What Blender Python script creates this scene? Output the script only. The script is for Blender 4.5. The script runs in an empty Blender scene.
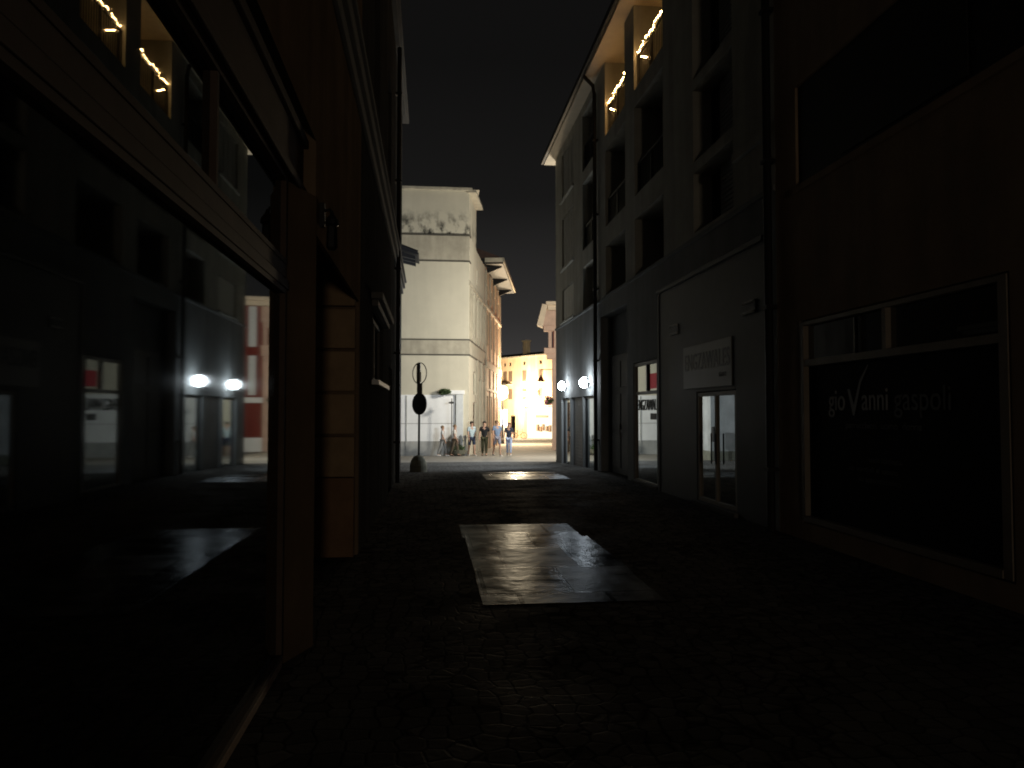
import bpy, bmesh, math, random
from mathutils import Vector, Matrix
random.seed(7)
S = bpy.context.scene
COL = S.collection
R = math.radians

# ------------------------------------------------------------------ materials
def mat(name, col, rough=0.8, var=0.25, scale=3.0, bump=0.15, bscale=60.0, spec=0.3, metal=0.0, streak=0.0, bdist=0.01):
    m = bpy.data.materials.new(name); m.use_nodes = True
    nt = m.node_tree; N = nt.nodes; L = nt.links
    p = N['Principled BSDF']
    p.inputs['Roughness'].default_value = rough
    p.inputs['Specular IOR Level'].default_value = spec
    p.inputs['Metallic'].default_value = metal
    tc = N.new('ShaderNodeTexCoord')
    base = (*col, 1)
    if var > 0:
        n = N.new('ShaderNodeTexNoise'); n.inputs['Scale'].default_value = scale
        n.inputs['Detail'].default_value = 8; n.inputs['Roughness'].default_value = .65
        L.new(tc.outputs['Object'], n.inputs['Vector'])
        r = N.new('ShaderNodeValToRGB')
        r.color_ramp.elements[0].position = .3; r.color_ramp.elements[1].position = .7
        r.color_ramp.elements[0].color = (*[c*(1-var) for c in col], 1)
        r.color_ramp.elements[1].color = (*[min(1, c*(1+var*.6)) for c in col], 1)
        L.new(n.outputs['Fac'], r.inputs['Fac'])
        out = r.outputs['Color']
        if streak > 0:
            mp = N.new('ShaderNodeMapping'); mp.inputs['Scale'].default_value = (1.6, 1.6, .16)
            L.new(tc.outputs['Object'], mp.inputs['Vector'])
            n2 = N.new('ShaderNodeTexNoise'); n2.inputs['Scale'].default_value = 1.5; n2.inputs['Detail'].default_value = 6
            L.new(mp.outputs['Vector'], n2.inputs['Vector'])
            r2 = N.new('ShaderNodeValToRGB'); r2.color_ramp.elements[0].position = .38; r2.color_ramp.elements[1].position = .62
            r2.color_ramp.elements[0].color = (1-streak,)*3 + (1,); r2.color_ramp.elements[1].color = (1, 1, 1, 1)
            L.new(n2.outputs['Fac'], r2.inputs['Fac'])
            mx = N.new('ShaderNodeMix'); mx.data_type = 'RGBA'; mx.blend_type = 'MULTIPLY'; mx.inputs['Factor'].default_value = 1
            L.new(out, mx.inputs['A']); L.new(r2.outputs['Color'], mx.inputs['B'])
            out = mx.outputs['Result']
        L.new(out, p.inputs['Base Color'])
    else:
        p.inputs['Base Color'].default_value = base
    if bump > 0:
        nb = N.new('ShaderNodeTexNoise'); nb.inputs['Scale'].default_value = bscale; nb.inputs['Detail'].default_value = 5
        L.new(tc.outputs['Object'], nb.inputs['Vector'])
        b = N.new('ShaderNodeBump'); b.inputs['Strength'].default_value = bump; b.inputs['Distance'].default_value = bdist
        L.new(nb.outputs['Fac'], b.inputs['Height']); L.new(b.outputs['Normal'], p.inputs['Normal'])
    return m

def emis(name, col, strength):
    m = bpy.data.materials.new(name); m.use_nodes = True
    p = m.node_tree.nodes['Principled BSDF']
    p.inputs['Base Color'].default_value = (.02, .02, .02, 1)
    p.inputs['Emission Color'].default_value = (*col, 1); p.inputs['Emission Strength'].default_value = strength
    return m

def glass(name, lo=.12, hi=.62, rough=.012, tint=(.95, 1, 1), wob=.0, back=(.004, .004, .004)):
    """dark window glass: an unlit room behind, the street mirrored in front"""
    m = bpy.data.materials.new(name); m.use_nodes = True
    nt = m.node_tree; N = nt.nodes; L = nt.links
    N.remove(N['Principled BSDF'])
    d = N.new('ShaderNodeBsdfDiffuse'); d.inputs['Color'].default_value = (*back, 1)
    g = N.new('ShaderNodeBsdfGlossy'); g.inputs['Roughness'].default_value = rough; g.inputs['Color'].default_value = (*tint, 1)
    lw = N.new('ShaderNodeLayerWeight'); lw.inputs['Blend'].default_value = .5
    mr = N.new('ShaderNodeMapRange'); mr.inputs['To Min'].default_value = lo; mr.inputs['To Max'].default_value = hi
    L.new(lw.outputs['Facing'], mr.inputs['Value'])
    mx = N.new('ShaderNodeMixShader'); L.new(mr.outputs['Result'], mx.inputs['Fac'])
    L.new(d.outputs['BSDF'], mx.inputs[1]); L.new(g.outputs['BSDF'], mx.inputs[2])
    L.new(mx.outputs['Shader'], N['Material Output'].inputs['Surface'])
    if wob > 0:
        tc = N.new('ShaderNodeTexCoord'); n = N.new('ShaderNodeTexNoise'); n.inputs['Scale'].default_value = .9
        L.new(tc.outputs['Object'], n.inputs['Vector'])
        b = N.new('ShaderNodeBump'); b.inputs['Strength'].default_value = wob; b.inputs['Distance'].default_value = .02
        L.new(n.outputs['Fac'], b.inputs['Height']); L.new(b.outputs['Normal'], g.inputs['Normal'])
    return m

def street_mat():
    m = bpy.data.materials.new('porphyry_setts'); m.use_nodes = True
    nt = m.node_tree; N = nt.nodes; L = nt.links; p = N['Principled BSDF']
    tc = N.new('ShaderNodeTexCoord')
    n0 = N.new('ShaderNodeTexNoise'); n0.inputs['Scale'].default_value = .6; n0.inputs['Detail'].default_value = 3
    L.new(tc.outputs['Object'], n0.inputs['Vector'])
    vm = N.new('ShaderNodeVectorMath'); vm.operation = 'MULTIPLY_ADD'; vm.inputs[1].default_value = (.25,)*3
    L.new(n0.outputs['Color'], vm.inputs[0]); L.new(tc.outputs['Object'], vm.inputs[2])
    v = N.new('ShaderNodeTexVoronoi'); v.inputs['Scale'].default_value = 7.5; v.inputs['Randomness'].default_value = .55
    v2 = N.new('ShaderNodeTexVoronoi'); v2.feature = 'DISTANCE_TO_EDGE'; v2.inputs['Scale'].default_value = 7.5; v2.inputs['Randomness'].default_value = .55
    L.new(vm.outputs[0], v.inputs['Vector']); L.new(vm.outputs[0], v2.inputs['Vector'])
    r = N.new('ShaderNodeValToRGB')
    r.color_ramp.elements[0].color = (.065, .064, .061, 1); r.color_ramp.elements[1].color = (.13, .126, .118, 1)
    L.new(v.outputs['Color'], r.inputs['Fac'])
    e = N.new('ShaderNodeValToRGB'); e.color_ramp.elements[0].position = .0; e.color_ramp.elements[1].position = .09
    L.new(v2.outputs['Distance'], e.inputs['Fac'])
    mx = N.new('ShaderNodeMix'); mx.data_type = 'RGBA'; mx.blend_type = 'MULTIPLY'; mx.inputs['Factor'].default_value = .75
    L.new(r.outputs['Color'], mx.inputs['A']); L.new(e.outputs['Color'], mx.inputs['B'])
    L.new(mx.outputs['Result'], p.inputs['Base Color'])
    nr = N.new('ShaderNodeTexNoise'); nr.inputs['Scale'].default_value = 1.3; nr.inputs['Detail'].default_value = 6
    L.new(tc.outputs['Object'], nr.inputs['Vector'])
    mr = N.new('ShaderNodeMapRange'); mr.inputs['From Min'].default_value = .35; mr.inputs['From Max'].default_value = .7
    mr.inputs['To Min'].default_value = .75; mr.inputs['To Max'].default_value = 1
    L.new(nr.outputs['Fac'], mr.inputs['Value']); L.new(mr.outputs['Result'], p.inputs['Roughness'])
    p.inputs['Specular IOR Level'].default_value = .0
    b = N.new('ShaderNodeBump'); b.inputs['Strength'].default_value = .22; b.inputs['Distance'].default_value = .015
    L.new(e.outputs['Color'], b.inputs['Height'])
    nb = N.new('ShaderNodeTexNoise'); nb.inputs['Scale'].default_value = 22
    L.new(tc.outputs['Object'], nb.inputs['Vector'])
    b2 = N.new('ShaderNodeBump'); b2.inputs['Strength'].default_value = .22; b2.inputs['Distance'].default_value = .015
    L.new(nb.outputs['Fac'], b2.inputs['Height']); L.new(b.outputs['Normal'], b2.inputs['Normal'])
    L.new(b2.outputs['Normal'], p.inputs['Normal'])
    g = N.new('ShaderNodeBsdfGlossy'); g.inputs['Roughness'].default_value = .5; L.new(b2.outputs['Normal'], g.inputs['Normal'])
    ms = N.new('ShaderNodeMixShader'); fr = N.new('ShaderNodeMapRange'); L.new(nr.outputs['Fac'], fr.inputs['Value'])
    fr.inputs['From Min'].default_value = .4; fr.inputs['From Max'].default_value = .65; fr.inputs['To Min'].default_value = .0; fr.inputs['To Max'].default_value = .009
    L.new(fr.outputs['Result'], ms.inputs['Fac']); L.new(p.outputs['BSDF'], ms.inputs[1]); L.new(g.outputs['BSDF'], ms.inputs[2])
    L.new(ms.outputs['Shader'], N['Material Output'].inputs['Surface'])
    return m

def slab_mat(k=1.0):
    m = bpy.data.materials.new('worn_stone_slabs'); m.use_nodes = True
    nt = m.node_tree; N = nt.nodes; L = nt.links; p = N['Principled BSDF']
    tc = N.new('ShaderNodeTexCoord')
    br = N.new('ShaderNodeTexBrick'); br.inputs['Scale'].default_value = 1
    br.inputs['Brick Width'].default_value = .78; br.inputs['Row Height'].default_value = 1.13
    br.inputs['Mortar Size'].default_value = .02; br.offset = .37; br.inputs['Bias'].default_value = .1
    br.inputs['Color1'].default_value = (.035, .036, .036, 1); br.inputs['Color2'].default_value = (.085, .086, .086, 1); br.inputs['Mortar'].default_value = (.03, .03, .028, 1)
    L.new(tc.outputs['Object'], br.inputs['Vector'])
    n = N.new('ShaderNodeTexNoise'); n.inputs['Scale'].default_value = 2.3; n.inputs['Detail'].default_value = 7
    L.new(tc.outputs['Object'], n.inputs['Vector'])
    r = N.new('ShaderNodeValToRGB'); r.color_ramp.elements[0].position = .3; r.color_ramp.elements[1].position = .75
    r.color_ramp.elements[0].color = (.35, .35, .35, 1); r.color_ramp.elements[1].color = (1.15, 1.15, 1.15, 1)
    L.new(n.outputs['Fac'], r.inputs['Fac'])
    mx = N.new('ShaderNodeMix'); mx.data_type = 'RGBA'; mx.blend_type = 'MULTIPLY'; mx.inputs['Factor'].default_value = 1
    L.new(br.outputs['Color'], mx.inputs['A']); L.new(r.outputs['Color'], mx.inputs['B'])
    L.new(mx.outputs['Result'], p.inputs['Base Color'])
    bw = N.new('ShaderNodeRGBToBW'); L.new(br.outputs['Color'], bw.inputs['Color'])
    mr = N.new('ShaderNodeMapRange'); mr.inputs['From Min'].default_value = .045; mr.inputs['From Max'].default_value = .075
    mr.inputs['To Min'].default_value = .17; mr.inputs['To Max'].default_value = .32
    L.new(bw.outputs['Val'], mr.inputs['Value'])
    ad = N.new('ShaderNodeMath'); ad.operation = 'MULTIPLY_ADD'; ad.inputs[1].default_value = .3
    L.new(n.outputs['Fac'], ad.inputs[0]); 
    sb = N.new('ShaderNodeMath'); sb.operation = 'SUBTRACT'; sb.inputs[1].default_value = .12
    L.new(mr.outputs['Result'], sb.inputs[0]); L.new(sb.outputs[0], ad.inputs[2]); g = N.new('ShaderNodeBsdfGlossy'); L.new(ad.outputs[0], g.inputs['Roughness']); g.inputs['Color'].default_value = (.9, .95, 1, 1)
    p.inputs['Specular IOR Level'].default_value = 0
    nb = N.new('ShaderNodeTexNoise'); nb.inputs['Scale'].default_value = 5; nb.inputs['Detail'].default_value = 5
    L.new(tc.outputs['Object'], nb.inputs['Vector'])
    b = N.new('ShaderNodeBump'); b.inputs['Strength'].default_value = .25; b.inputs['Distance'].default_value = .03
    L.new(nb.outputs['Fac'], b.inputs['Height'])
    b2 = N.new('ShaderNodeBump'); b2.inputs['Strength'].default_value = .6; b2.inputs['Distance'].default_value = .01; b2.invert = True
    L.new(br.outputs['Fac'], b2.inputs['Height']); L.new(b.outputs['Normal'], b2.inputs['Normal'])
    L.new(b2.outputs['Normal'], p.inputs['Normal'])
    L.new(b2.outputs['Normal'], g.inputs['Normal'])
    ms = N.new('ShaderNodeMixShader'); fr = N.new('ShaderNodeMapRange'); L.new(n.outputs['Fac'], fr.inputs['Value'])
    fr.inputs['From Min'].default_value = .35; fr.inputs['From Max'].default_value = .65; fr.inputs['To Min'].default_value = .022*k; fr.inputs['To Max'].default_value = .07*k
    L.new(fr.outputs['Result'], ms.inputs['Fac']); L.new(p.outputs['BSDF'], ms.inputs[1]); L.new(g.outputs['BSDF'], ms.inputs[2])
    L.new(ms.outputs['Shader'], N['Material Output'].inputs['Surface'])
    return m

def stained_mat(name, col, z0, z1, stain=(.05, .05, .042)):
    """pale plaster with damp, mouldy patches just above the string course (object Z between z0 and z1)"""
    m = mat(name, col, .85, .08, .7, .1, 30, streak=.05)
    nt = m.node_tree; N = nt.nodes; L = nt.links; p = N['Principled BSDF']
    src = p.inputs['Base Color'].links[0].from_socket
    tc = N.new('ShaderNodeTexCoord'); sx = N.new('ShaderNodeSeparateXYZ'); L.new(tc.outputs['Object'], sx.inputs[0])
    rz = N.new('ShaderNodeMapRange'); rz.inputs['From Min'].default_value = z1; rz.inputs['From Max'].default_value = z0
    L.new(sx.outputs['Z'], rz.inputs['Value'])
    lt = N.new('ShaderNodeMath'); lt.operation = 'GREATER_THAN'; lt.inputs[1].default_value = z0 - .02; L.new(sx.outputs['Z'], lt.inputs[0])
    n = N.new('ShaderNodeTexNoise'); n.inputs['Scale'].default_value = 2.1; n.inputs['Detail'].default_value = 8; n.inputs['Roughness'].default_value = .62
    mp = N.new('ShaderNodeMapping'); mp.inputs['Scale'].default_value = (1, 1, .75); mp.inputs['Location'].default_value = (3.3, 0, .4)
    L.new(tc.outputs['Object'], mp.inputs['Vector']); L.new(mp.outputs['Vector'], n.inputs['Vector'])
    r = N.new('ShaderNodeMapRange'); r.inputs['From Min'].default_value = .47; r.inputs['From Max'].default_value = .68
    L.new(n.outputs['Fac'], r.inputs['Value'])
    m1 = N.new('ShaderNodeMath'); m1.operation = 'MULTIPLY'; L.new(r.outputs['Result'], m1.inputs[0]); L.new(rz.outputs['Result'], m1.inputs[1])
    m2 = N.new('ShaderNodeMath'); m2.operation = 'MULTIPLY'; L.new(m1.outputs[0], m2.inputs[0]); L.new(lt.outputs[0], m2.inputs[1])
    m3 = N.new('ShaderNodeMath'); m3.operation = 'MULTIPLY'; m3.inputs[1].default_value = 1.7; m3.use_clamp = True; L.new(m2.outputs[0], m3.inputs[0])
    mx = N.new('ShaderNodeMix'); mx.data_type = 'RGBA'; L.new(m3.outputs[0], mx.inputs['Factor'])
    L.new(src, mx.inputs['A']); mx.inputs['B'].default_value = (*stain, 1)
    L.new(mx.outputs['Result'], p.inputs['Base Color'])
    return m

M = dict(
    brown=mat('brown_render', (.18, .13, .085), .95, .22, 1.4, .25, 45, streak=.2, spec=.0),
    quoin=mat('sandstone_blocks', (.3, .21, .125), .85, .25, 3, .35, 35),
    plinth=mat('brown_stone_plinth', (.2, .12, .065), .85, .25, 3, .3, 35),
    bronze=mat('bronze_frame', (.075, .055, .042), .8, .2, 5, .05, 80, spec=.1),
    greyst=mat('grey_moulding', (.13, .127, .12), .9, .2, 2, .15, 40, spec=.05),
    rcream=mat('pale_render', (.36, .352, .305), .85, .16, 1.5, .15, 40, streak=.2),
    rgrey=mat('grey_render', (.21, .22, .22), .85, .16, 1.5, .15, 40, streak=.2),
    rbrown=mat('tan_render', (.29, .215, .145), .9, .2, 1.5, .2, 40, streak=.2),
    clad=mat('dark_cladding', (.042, .043, .043), .6, .2, 2, .1, 40),
    dark=mat('dark_metal', (.012, .012, .012), .45, .1, 4, .03, 60, spec=.4),
    black=mat('black_paint', (.008, .008, .008), .6, .1, 4, .03, 60),
    soffit=mat('soffit_boards', (.52, .45, .34), .8, .12, 3, .1, 30),
    shutter=mat('grey_shutter', (.26, .26, .24), .6, .15, 4, .1, 60),
    shutter2=mat('pale_blind', (.5, .5, .46), .6, .1, 4, .05, 60),
    door=mat('dark_door', (.03, .03, .032), .5, .2, 3, .05, 60),
    gdoor=mat('grey_shop_door', (.1, .105, .11), .5, .2, 3, .05, 60),
    frame=mat('pale_frame', (.33, .3, .25), .5, .12, 4, .05, 60),
    fframe=mat('tan_frame', (.2, .17, .135), .55, .15, 4, .05, 60),
    film=mat('black_film', (.004, .004, .005), .75, .1, 3, .0, spec=.1),
    glassL=glass('left_window_glass', .06, .42, .034, wob=.015),
    glassU=glass('upper_window_glass', .06, .4, .016),
    glassR=glass('shop_glass', .15, .92, .012, wob=.02),
    glassD=glass('dark_glass', .03, .25, .03),
    signw=mat('sign_panel', (.15, .15, .14), .5, .1, 3, .03, 60),
    letter=mat('dark_letters', (.02, .02, .02), .5, .0, bump=0),
    glet=mat('grey_letters', (.2, .2, .2), .5, 0, bump=0),
    glet2=mat('dim_letters', (.03, .03, .03), .5, 0, bump=0),
    red=emis('red_notice_glow', (.9, .02, .06), .11),  # no lamp in it; faint emission added to lift the red
    cream=stained_mat('cream_plaster', (.58, .54, .43), 10.42, 11.75),
    cream2=mat('ochre_plaster', (.55, .44, .30), .85, .16, 1.3, .15, 30, streak=.2),
    trim=mat('stone_trim', (.46, .42, .33), .85, .18, 2, .15, 30, streak=.2),
    dtrim=mat('dark_drip_edge', (.09, .085, .07), .8, .3, 3, .1, 30),
    white=mat('white_paint', (.86, .86, .85), .7, .1, 1.2, .08, 30, streak=.08),
    dado=mat('grey_dado', (.42, .42, .4), .85, .25, 1.5, .2, 30, streak=.2),
    wood=mat('old_wood', (.17, .12, .085), .7, .25, 4, .15, 40),
    tile=mat('roof_tiles', (.05, .03, .025), .85, .3, 5, .3, 20),
    redw=mat('red_plaster', (.2, .036, .026), .85, .18, 1.3, .15, 30, streak=.15),
    pink=mat('pink_stone', (.6, .42, .33), .8, .18, 2, .1, 30),
    orange=mat('orange_plaster', (.68, .5, .33), .85, .16, 1.0, .15, 20, streak=.2),
    conc=mat('mossy_concrete', (.15, .147, .11), .9, .35, 6, .5, 25),
    signback=mat('sign_back', (.6, .62, .62), .5, .1, 5, 0),
    skin=mat('skin', (.45, .27, .19), .6, .08, 6, 0),
    leaf=mat('leaves', (.05, .08, .03), .6, .3, 9, 0),
    rubber=mat('rubber', (.015, .015, .015), .7, .1, 9, 0),
    hill=None,
)

# ------------------------------------------------------------------ mesh helpers
class Fr:
    """a vertical facade: u runs along it, v is world height, d points out of it"""
    def __init__(s, O, U, N):
        s.O = Vector(O); s.U = Vector(U).normalized(); s.N = Vector(N).normalized()
    def pt(s, u, v, d=0):
        p = s.O + s.U*u + s.N*d; return Vector((p.x, p.y, p.z + v))

def quad(bm, a, b, c, d): return bm.faces.new([bm.verts.new(p) for p in (a, b, c, d)])
def hexa(bm, P):
    v = [bm.verts.new(p) for p in P]
    for f in ((0,1,2,3),(7,6,5,4),(0,4,5,1),(1,5,6,2),(2,6,7,3),(3,7,4,0)): bm.faces.new([v[i] for i in f])
def fbox(bm, F, u0, u1, v0, v1, d0, d1):
    hexa(bm, [F.pt(u0,v0,d0),F.pt(u1,v0,d0),F.pt(u1,v1,d0),F.pt(u0,v1,d0),F.pt(u0,v0,d1),F.pt(u1,v0,d1),F.pt(u1,v1,d1),F.pt(u0,v1,d1)])
def bx(bm, x0, x1, y0, y1, z0, z1):
    hexa(bm, [Vector(p) for p in ((x0,y0,z0),(x1,y0,z0),(x1,y1,z0),(x0,y1,z0),(x0,y0,z1),(x1,y0,z1),(x1,y1,z1),(x0,y1,z1))])
def holed(bm, F, u0, u1, v0, v1, holes, d=0):
    """a wall face with real openings: every hole (a, b, c, e, depth, back) gets its four reveals and, if asked, a back"""
    us = sorted({u0, u1, *[min(max(x, u0), u1) for h in holes for x in h[:2]]})
    vs = sorted({v0, v1, *[min(max(x, v0), v1) for h in holes for x in h[2:4]]})
    for i in range(len(us)-1):
        for j in range(len(vs)-1):
            cu, cv = (us[i]+us[i+1])/2, (vs[j]+vs[j+1])/2
            if any(h[0] < cu < h[1] and h[2] < cv < h[3] for h in holes): continue
            quad(bm, F.pt(us[i],vs[j],d), F.pt(us[i+1],vs[j],d), F.pt(us[i+1],vs[j+1],d), F.pt(us[i],vs[j+1],d))
    for a, b, c, e, dp, back in holes:
        quad(bm, F.pt(a,c,d), F.pt(a,e,d), F.pt(a,e,d-dp), F.pt(a,c,d-dp))
        quad(bm, F.pt(b,c,d), F.pt(b,e,d), F.pt(b,e,d-dp), F.pt(b,c,d-dp))
        quad(bm, F.pt(a,c,d), F.pt(b,c,d), F.pt(b,c,d-dp), F.pt(a,c,d-dp))
        quad(bm, F.pt(a,e,d), F.pt(b,e,d), F.pt(b,e,d-dp), F.pt(a,e,d-dp))
        if back: quad(bm, F.pt(a,c,d-dp), F.pt(b,c,d-dp), F.pt(b,e,d-dp), F.pt(a,e,d-dp))
def tube(bm, pts, r, n=8, cap=True):
    pts = [Vector(p) for p in pts]; rings = []
    for i, p in enumerate(pts):
        t = (pts[min(i+1, len(pts)-1)] - pts[max(i-1, 0)]).normalized()
        a = t.orthogonal().normalized() if abs(t.z) < .99 else Vector((1, 0, 0))
        if abs(t.z) < .99: a = t.cross(Vector((0, 0, 1))).normalized()
        b = t.cross(a); rr = r[i] if isinstance(r, (list, tuple)) else r
        rings.append([bm.verts.new(p + (a*math.cos(k*2*math.pi/n) + b*math.sin(k*2*math.pi/n))*rr) for k in range(n)])
    for A, B in zip(rings, rings[1:]):
        for k in range(n): bm.faces.new((A[k], A[(k+1)%n], B[(k+1)%n], B[k]))
    if cap: bm.faces.new(rings[0][::-1]); bm.faces.new(rings[-1])
def lathe(bm, prof, c=(0,0,0), n=16, sx=1, sy=1):
    c = Vector(c); rings = [[bm.verts.new(c + Vector((sx*r*math.cos(k*2*math.pi/n), sy*r*math.sin(k*2*math.pi/n), z))) for k in range(n)] for r, z in prof]
    for A, B in zip(rings, rings[1:]):
        for k in range(n): bm.faces.new((A[k], A[(k+1)%n], B[(k+1)%n], B[k]))
    bm.faces.new(rings[0][::-1]); bm.faces.new(rings[-1])
def disc(bm, c, nrm, r, th, n=28):
    nrm = Vector(nrm).normalized(); c = Vector(c); tube(bm, [c - nrm*th/2, c + nrm*th/2], r, n)
def ball(bm, c, r, n=8, m=5, s=(1,1,1)):
    bmesh.ops.create_uvsphere(bm, u_segments=n, v_segments=m, radius=1, matrix=Matrix.Translation(c) @ Matrix.Diagonal((r*s[0], r*s[1], r*s[2], 1)))

def obj(name, bm, m, parent=None, bevel=0, smooth=False, label=None):
    bmesh.ops.recalc_face_normals(bm, faces=bm.faces)
    me = bpy.data.meshes.new(name); bm.to_mesh(me); bm.free()
    if smooth:
        for p in me.polygons: p.use_smooth = True
    me.materials.append(m)
    o = bpy.data.objects.new(name, me); COL.objects.link(o)
    if parent is not None:
        o.parent = parent
        o.matrix_parent_inverse = WORLD[parent.name].inverted() if parent.name in WORLD else Matrix()
    if bevel:
        b = o.modifiers.new('edge', 'BEVEL'); b.width = bevel; b.segments = 2; b.limit_method = 'ANGLE'
    if label: o['label'] = label
    return o
WORLD = {}
def thing(name, label, cat, loc=(0,0,0), group=None, rz=0):
    o = bpy.data.objects.new(name, None); COL.objects.link(o)
    o.location = loc; o.rotation_euler.z = rz; o.empty_display_size = .2
    WORLD[o.name] = Matrix.Translation(loc) @ Matrix.Rotation(rz, 4, 'Z')
    o['label'] = label; o['category'] = cat
    if group: o['group'] = group
    return o
def tag(o, label, cat, group=None):
    o['label'] = label; o['category'] = cat
    if group: o['group'] = group
    return o
def struct(name, bm, m):
    o = obj(name, bm, m); o['kind'] = 'structure'; return o
def lamp(name, loc, power, col, rad=.1, parent=None, kind='POINT', rot=None, spot=None):
    l = bpy.data.lights.new(name, kind); l.energy = power; l.color = col; l.shadow_soft_size = rad
    if spot: l.spot_size = spot; l.spot_blend = .8
    o = bpy.data.objects.new(name, l); COL.objects.link(o); o.location = loc
    if rot: o.rotation_euler = rot
    if parent is not None: o.parent = parent; o.matrix_parent_inverse = WORLD[parent.name].inverted()
    return o
def aim(loc, to): return (Vector(to) - Vector(loc)).to_track_quat('-Z', 'Y').to_euler()

def window(par, F, u0, u1, v0, v1, d, fw, mf, mg, mu=(), tv=(), name='window', th=.05, sub='pane', label=None):
    bm = bmesh.new()
    fbox(bm, F, u0, u0+fw, v0, v1, d-th, d); fbox(bm, F, u1-fw, u1, v0, v1, d-th, d)
    fbox(bm, F, u0+fw, u1-fw, v0, v0+fw, d-th, d); fbox(bm, F, u0+fw, u1-fw, v1-fw, v1, d-th, d)
    for m_ in mu: fbox(bm, F, m_-fw/2, m_+fw/2, v0+fw, v1-fw, d-th, d-.004)
    for t in tv: fbox(bm, F, u0+fw, u1-fw, t-fw/2, t+fw/2, d-th, d-.008)
    w = obj(name, bm, mf, par, label=label); WORLD[w.name] = Matrix()
    bm = bmesh.new(); quad(bm, F.pt(u0+.005,v0+.005,d-.035), F.pt(u1-.005,v0+.005,d-.035), F.pt(u1-.005,v1-.005,d-.035), F.pt(u0+.005,v1-.005,d-.035))
    obj(sub, bm, mg, w)
    w.matrix_parent_inverse = WORLD[par.name].inverted()
    return w
def subobj(name, bm, m, part, **k):
    """a child of a part whose geometry is in world coordinates"""
    WORLD.setdefault(part.name, Matrix()); o = obj(name, bm, m, part, **k); return o

def text(s, F, u, v, d, size, m, par, name='lettering', mirror=False, sx=1.0, align='LEFT'):
    """raised lettering on a facade; it reads along -U when mirror is set (seen from the facade's outside)"""
    c = bpy.data.curves.new(name, 'FONT'); c.body = s; c.size = size; c.extrude = .004; c.align_x = align
    t = bpy.data.objects.new(name, c); COL.objects.link(t)
    dg = bpy.context.evaluated_depsgraph_get(); dg.update()
    me = bpy.data.meshes.new_from_object(t.evaluated_get(dg)); bpy.data.objects.remove(t)
    k = -1 if mirror else 1
    for vx in me.vertices:
        x, y, z = vx.co; vx.co = F.pt(u + k*x*sx, v + y, d + z)
    me.materials.clear(); me.materials.append(m)
    o = bpy.data.objects.new(name, me); COL.objects.link(o); o.parent = par
    o.matrix_parent_inverse = WORLD.get(par.name, Matrix()).inverted()
    return o

# ------------------------------------------------------------------ ground
def gz(y):
    if y < 20: return 0
    if y < 38: return -.03*(y-20)
    if y < 92: return -.54 - .016*(y-38)
    return -1.404
bm = bmesh.new()
xs = [-400, -60, -12, -4, -.8, 1, 2.5, 4.67, 8, 14, 60, 400]
ys = [-60, -10, 0, 4, 8, 12, 16, 20, 22, 24, 26, 28, 30, 32, 34, 36, 38, 41, 45, 52, 60, 70, 80, 92, 130, 600]
g = [[bm.verts.new((x, y, gz(y))) for x in xs] for y in ys]
for j in range(len(ys)-1):
    for i in range(len(xs)-1): bm.faces.new((g[j][i], g[j][i+1], g[j+1][i+1], g[j+1][i]))
struct('street', bm, street_mat())
SL = slab_mat()
def slabs(name, x0, x1, y0, y1, seed, m=SL):
    random.seed(seed); bm = bmesh.new(); n = max(1, round((y1-y0)/1.13)); h = .006
    for i in range(n):
        a, b = y0+(y1-y0)*i/n, y0+(y1-y0)*(i+1)/n
        l, r_ = x0 + random.uniform(-.02, .02), x1 + random.uniform(-.1, .06)
        quad(bm, (l,a,gz(a)+h), (r_,a,gz(a)+h), (r_,b,gz(b)+h), (l,b,gz(b)+h))
    return struct(name, bm, m)
slabs('pavement_slabs', .44, 1.98, 6.42, 10.95, 5)
slabs('pavement_slabs', 1.35, 3.3, 18.2, 20.5, 8, slab_mat(2.6))
bm = bmesh.new()
yy = [28.6, 30, 32, 34, 36, 38, 41, 45, 50, 56, 62, 70, 80, 92]
for A, B_ in zip(yy, yy[1:]): quad(bm, (-9, A, gz(A)+.005), (16, A, gz(A)+.005), (16, B_, gz(B_)+.005), (-9, B_, gz(B_)+.005))
struct('crossing_paving', bm, mat('pale_rough_paving', (.21, .2, .18), .9, .2, 1.2, .2, 18, spec=.12))

# ------------------------------------------------------------------ near left shop building
FL = Fr((-.8, 0, 0), (0, 1, 0), (1, 0, 0))
b = thing('shop_building', 'dark brown shop building on the near left with a large plate glass window', 'building', (-.8, 2, 0))
bm = bmesh.new()
holed(bm, FL, -4, 5.46, 3.5, 10.4, [])                                     # wall over the fascia
quad(bm, FL.pt(5.46,3.1,0), FL.pt(5.46,10.4,0), FL.pt(5.46,10.4,-6), FL.pt(5.46,3.1,-6))
quad(bm, FL.pt(-4,10.4,0), FL.pt(5.46,10.4,0), FL.pt(5.46,10.4,-6), FL.pt(-4,10.4,-6))
quad(bm, FL.pt(-4,0,.0), FL.pt(-4,10.4,0), FL.pt(-4,10.4,-6), FL.pt(-4,0,-6))
fbox(bm, FL, -4, 5.24, 0, 3.5, -.45, -.32)
obj('wall', bm, M['brown'], b)
bm = bmesh.new()
hexa(bm, [Vector(q) for q in ((-.945,5.0,0),(-.79,5.42,0),(-.79,5.46,0),(-1.5,5.46,0),(-.945,5.0,3.1),(-.79,5.42,3.1),(-.79,5.46,3.1),(-1.5,5.46,3.1))])
fbox(bm, FL, 5.25, 5.458, 0, 3.098, -6, -.68)
obj('corner_pillar', bm, M['brown'], b, bevel=.008)
bm = bmesh.new(); fbox(bm, FL, -4, 5.5, 3.1, 3.5, -.17, -.085+.0)
fbox(bm, FL, -4, 5.5, 3.44, 3.5, -.085, -.05)
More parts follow.
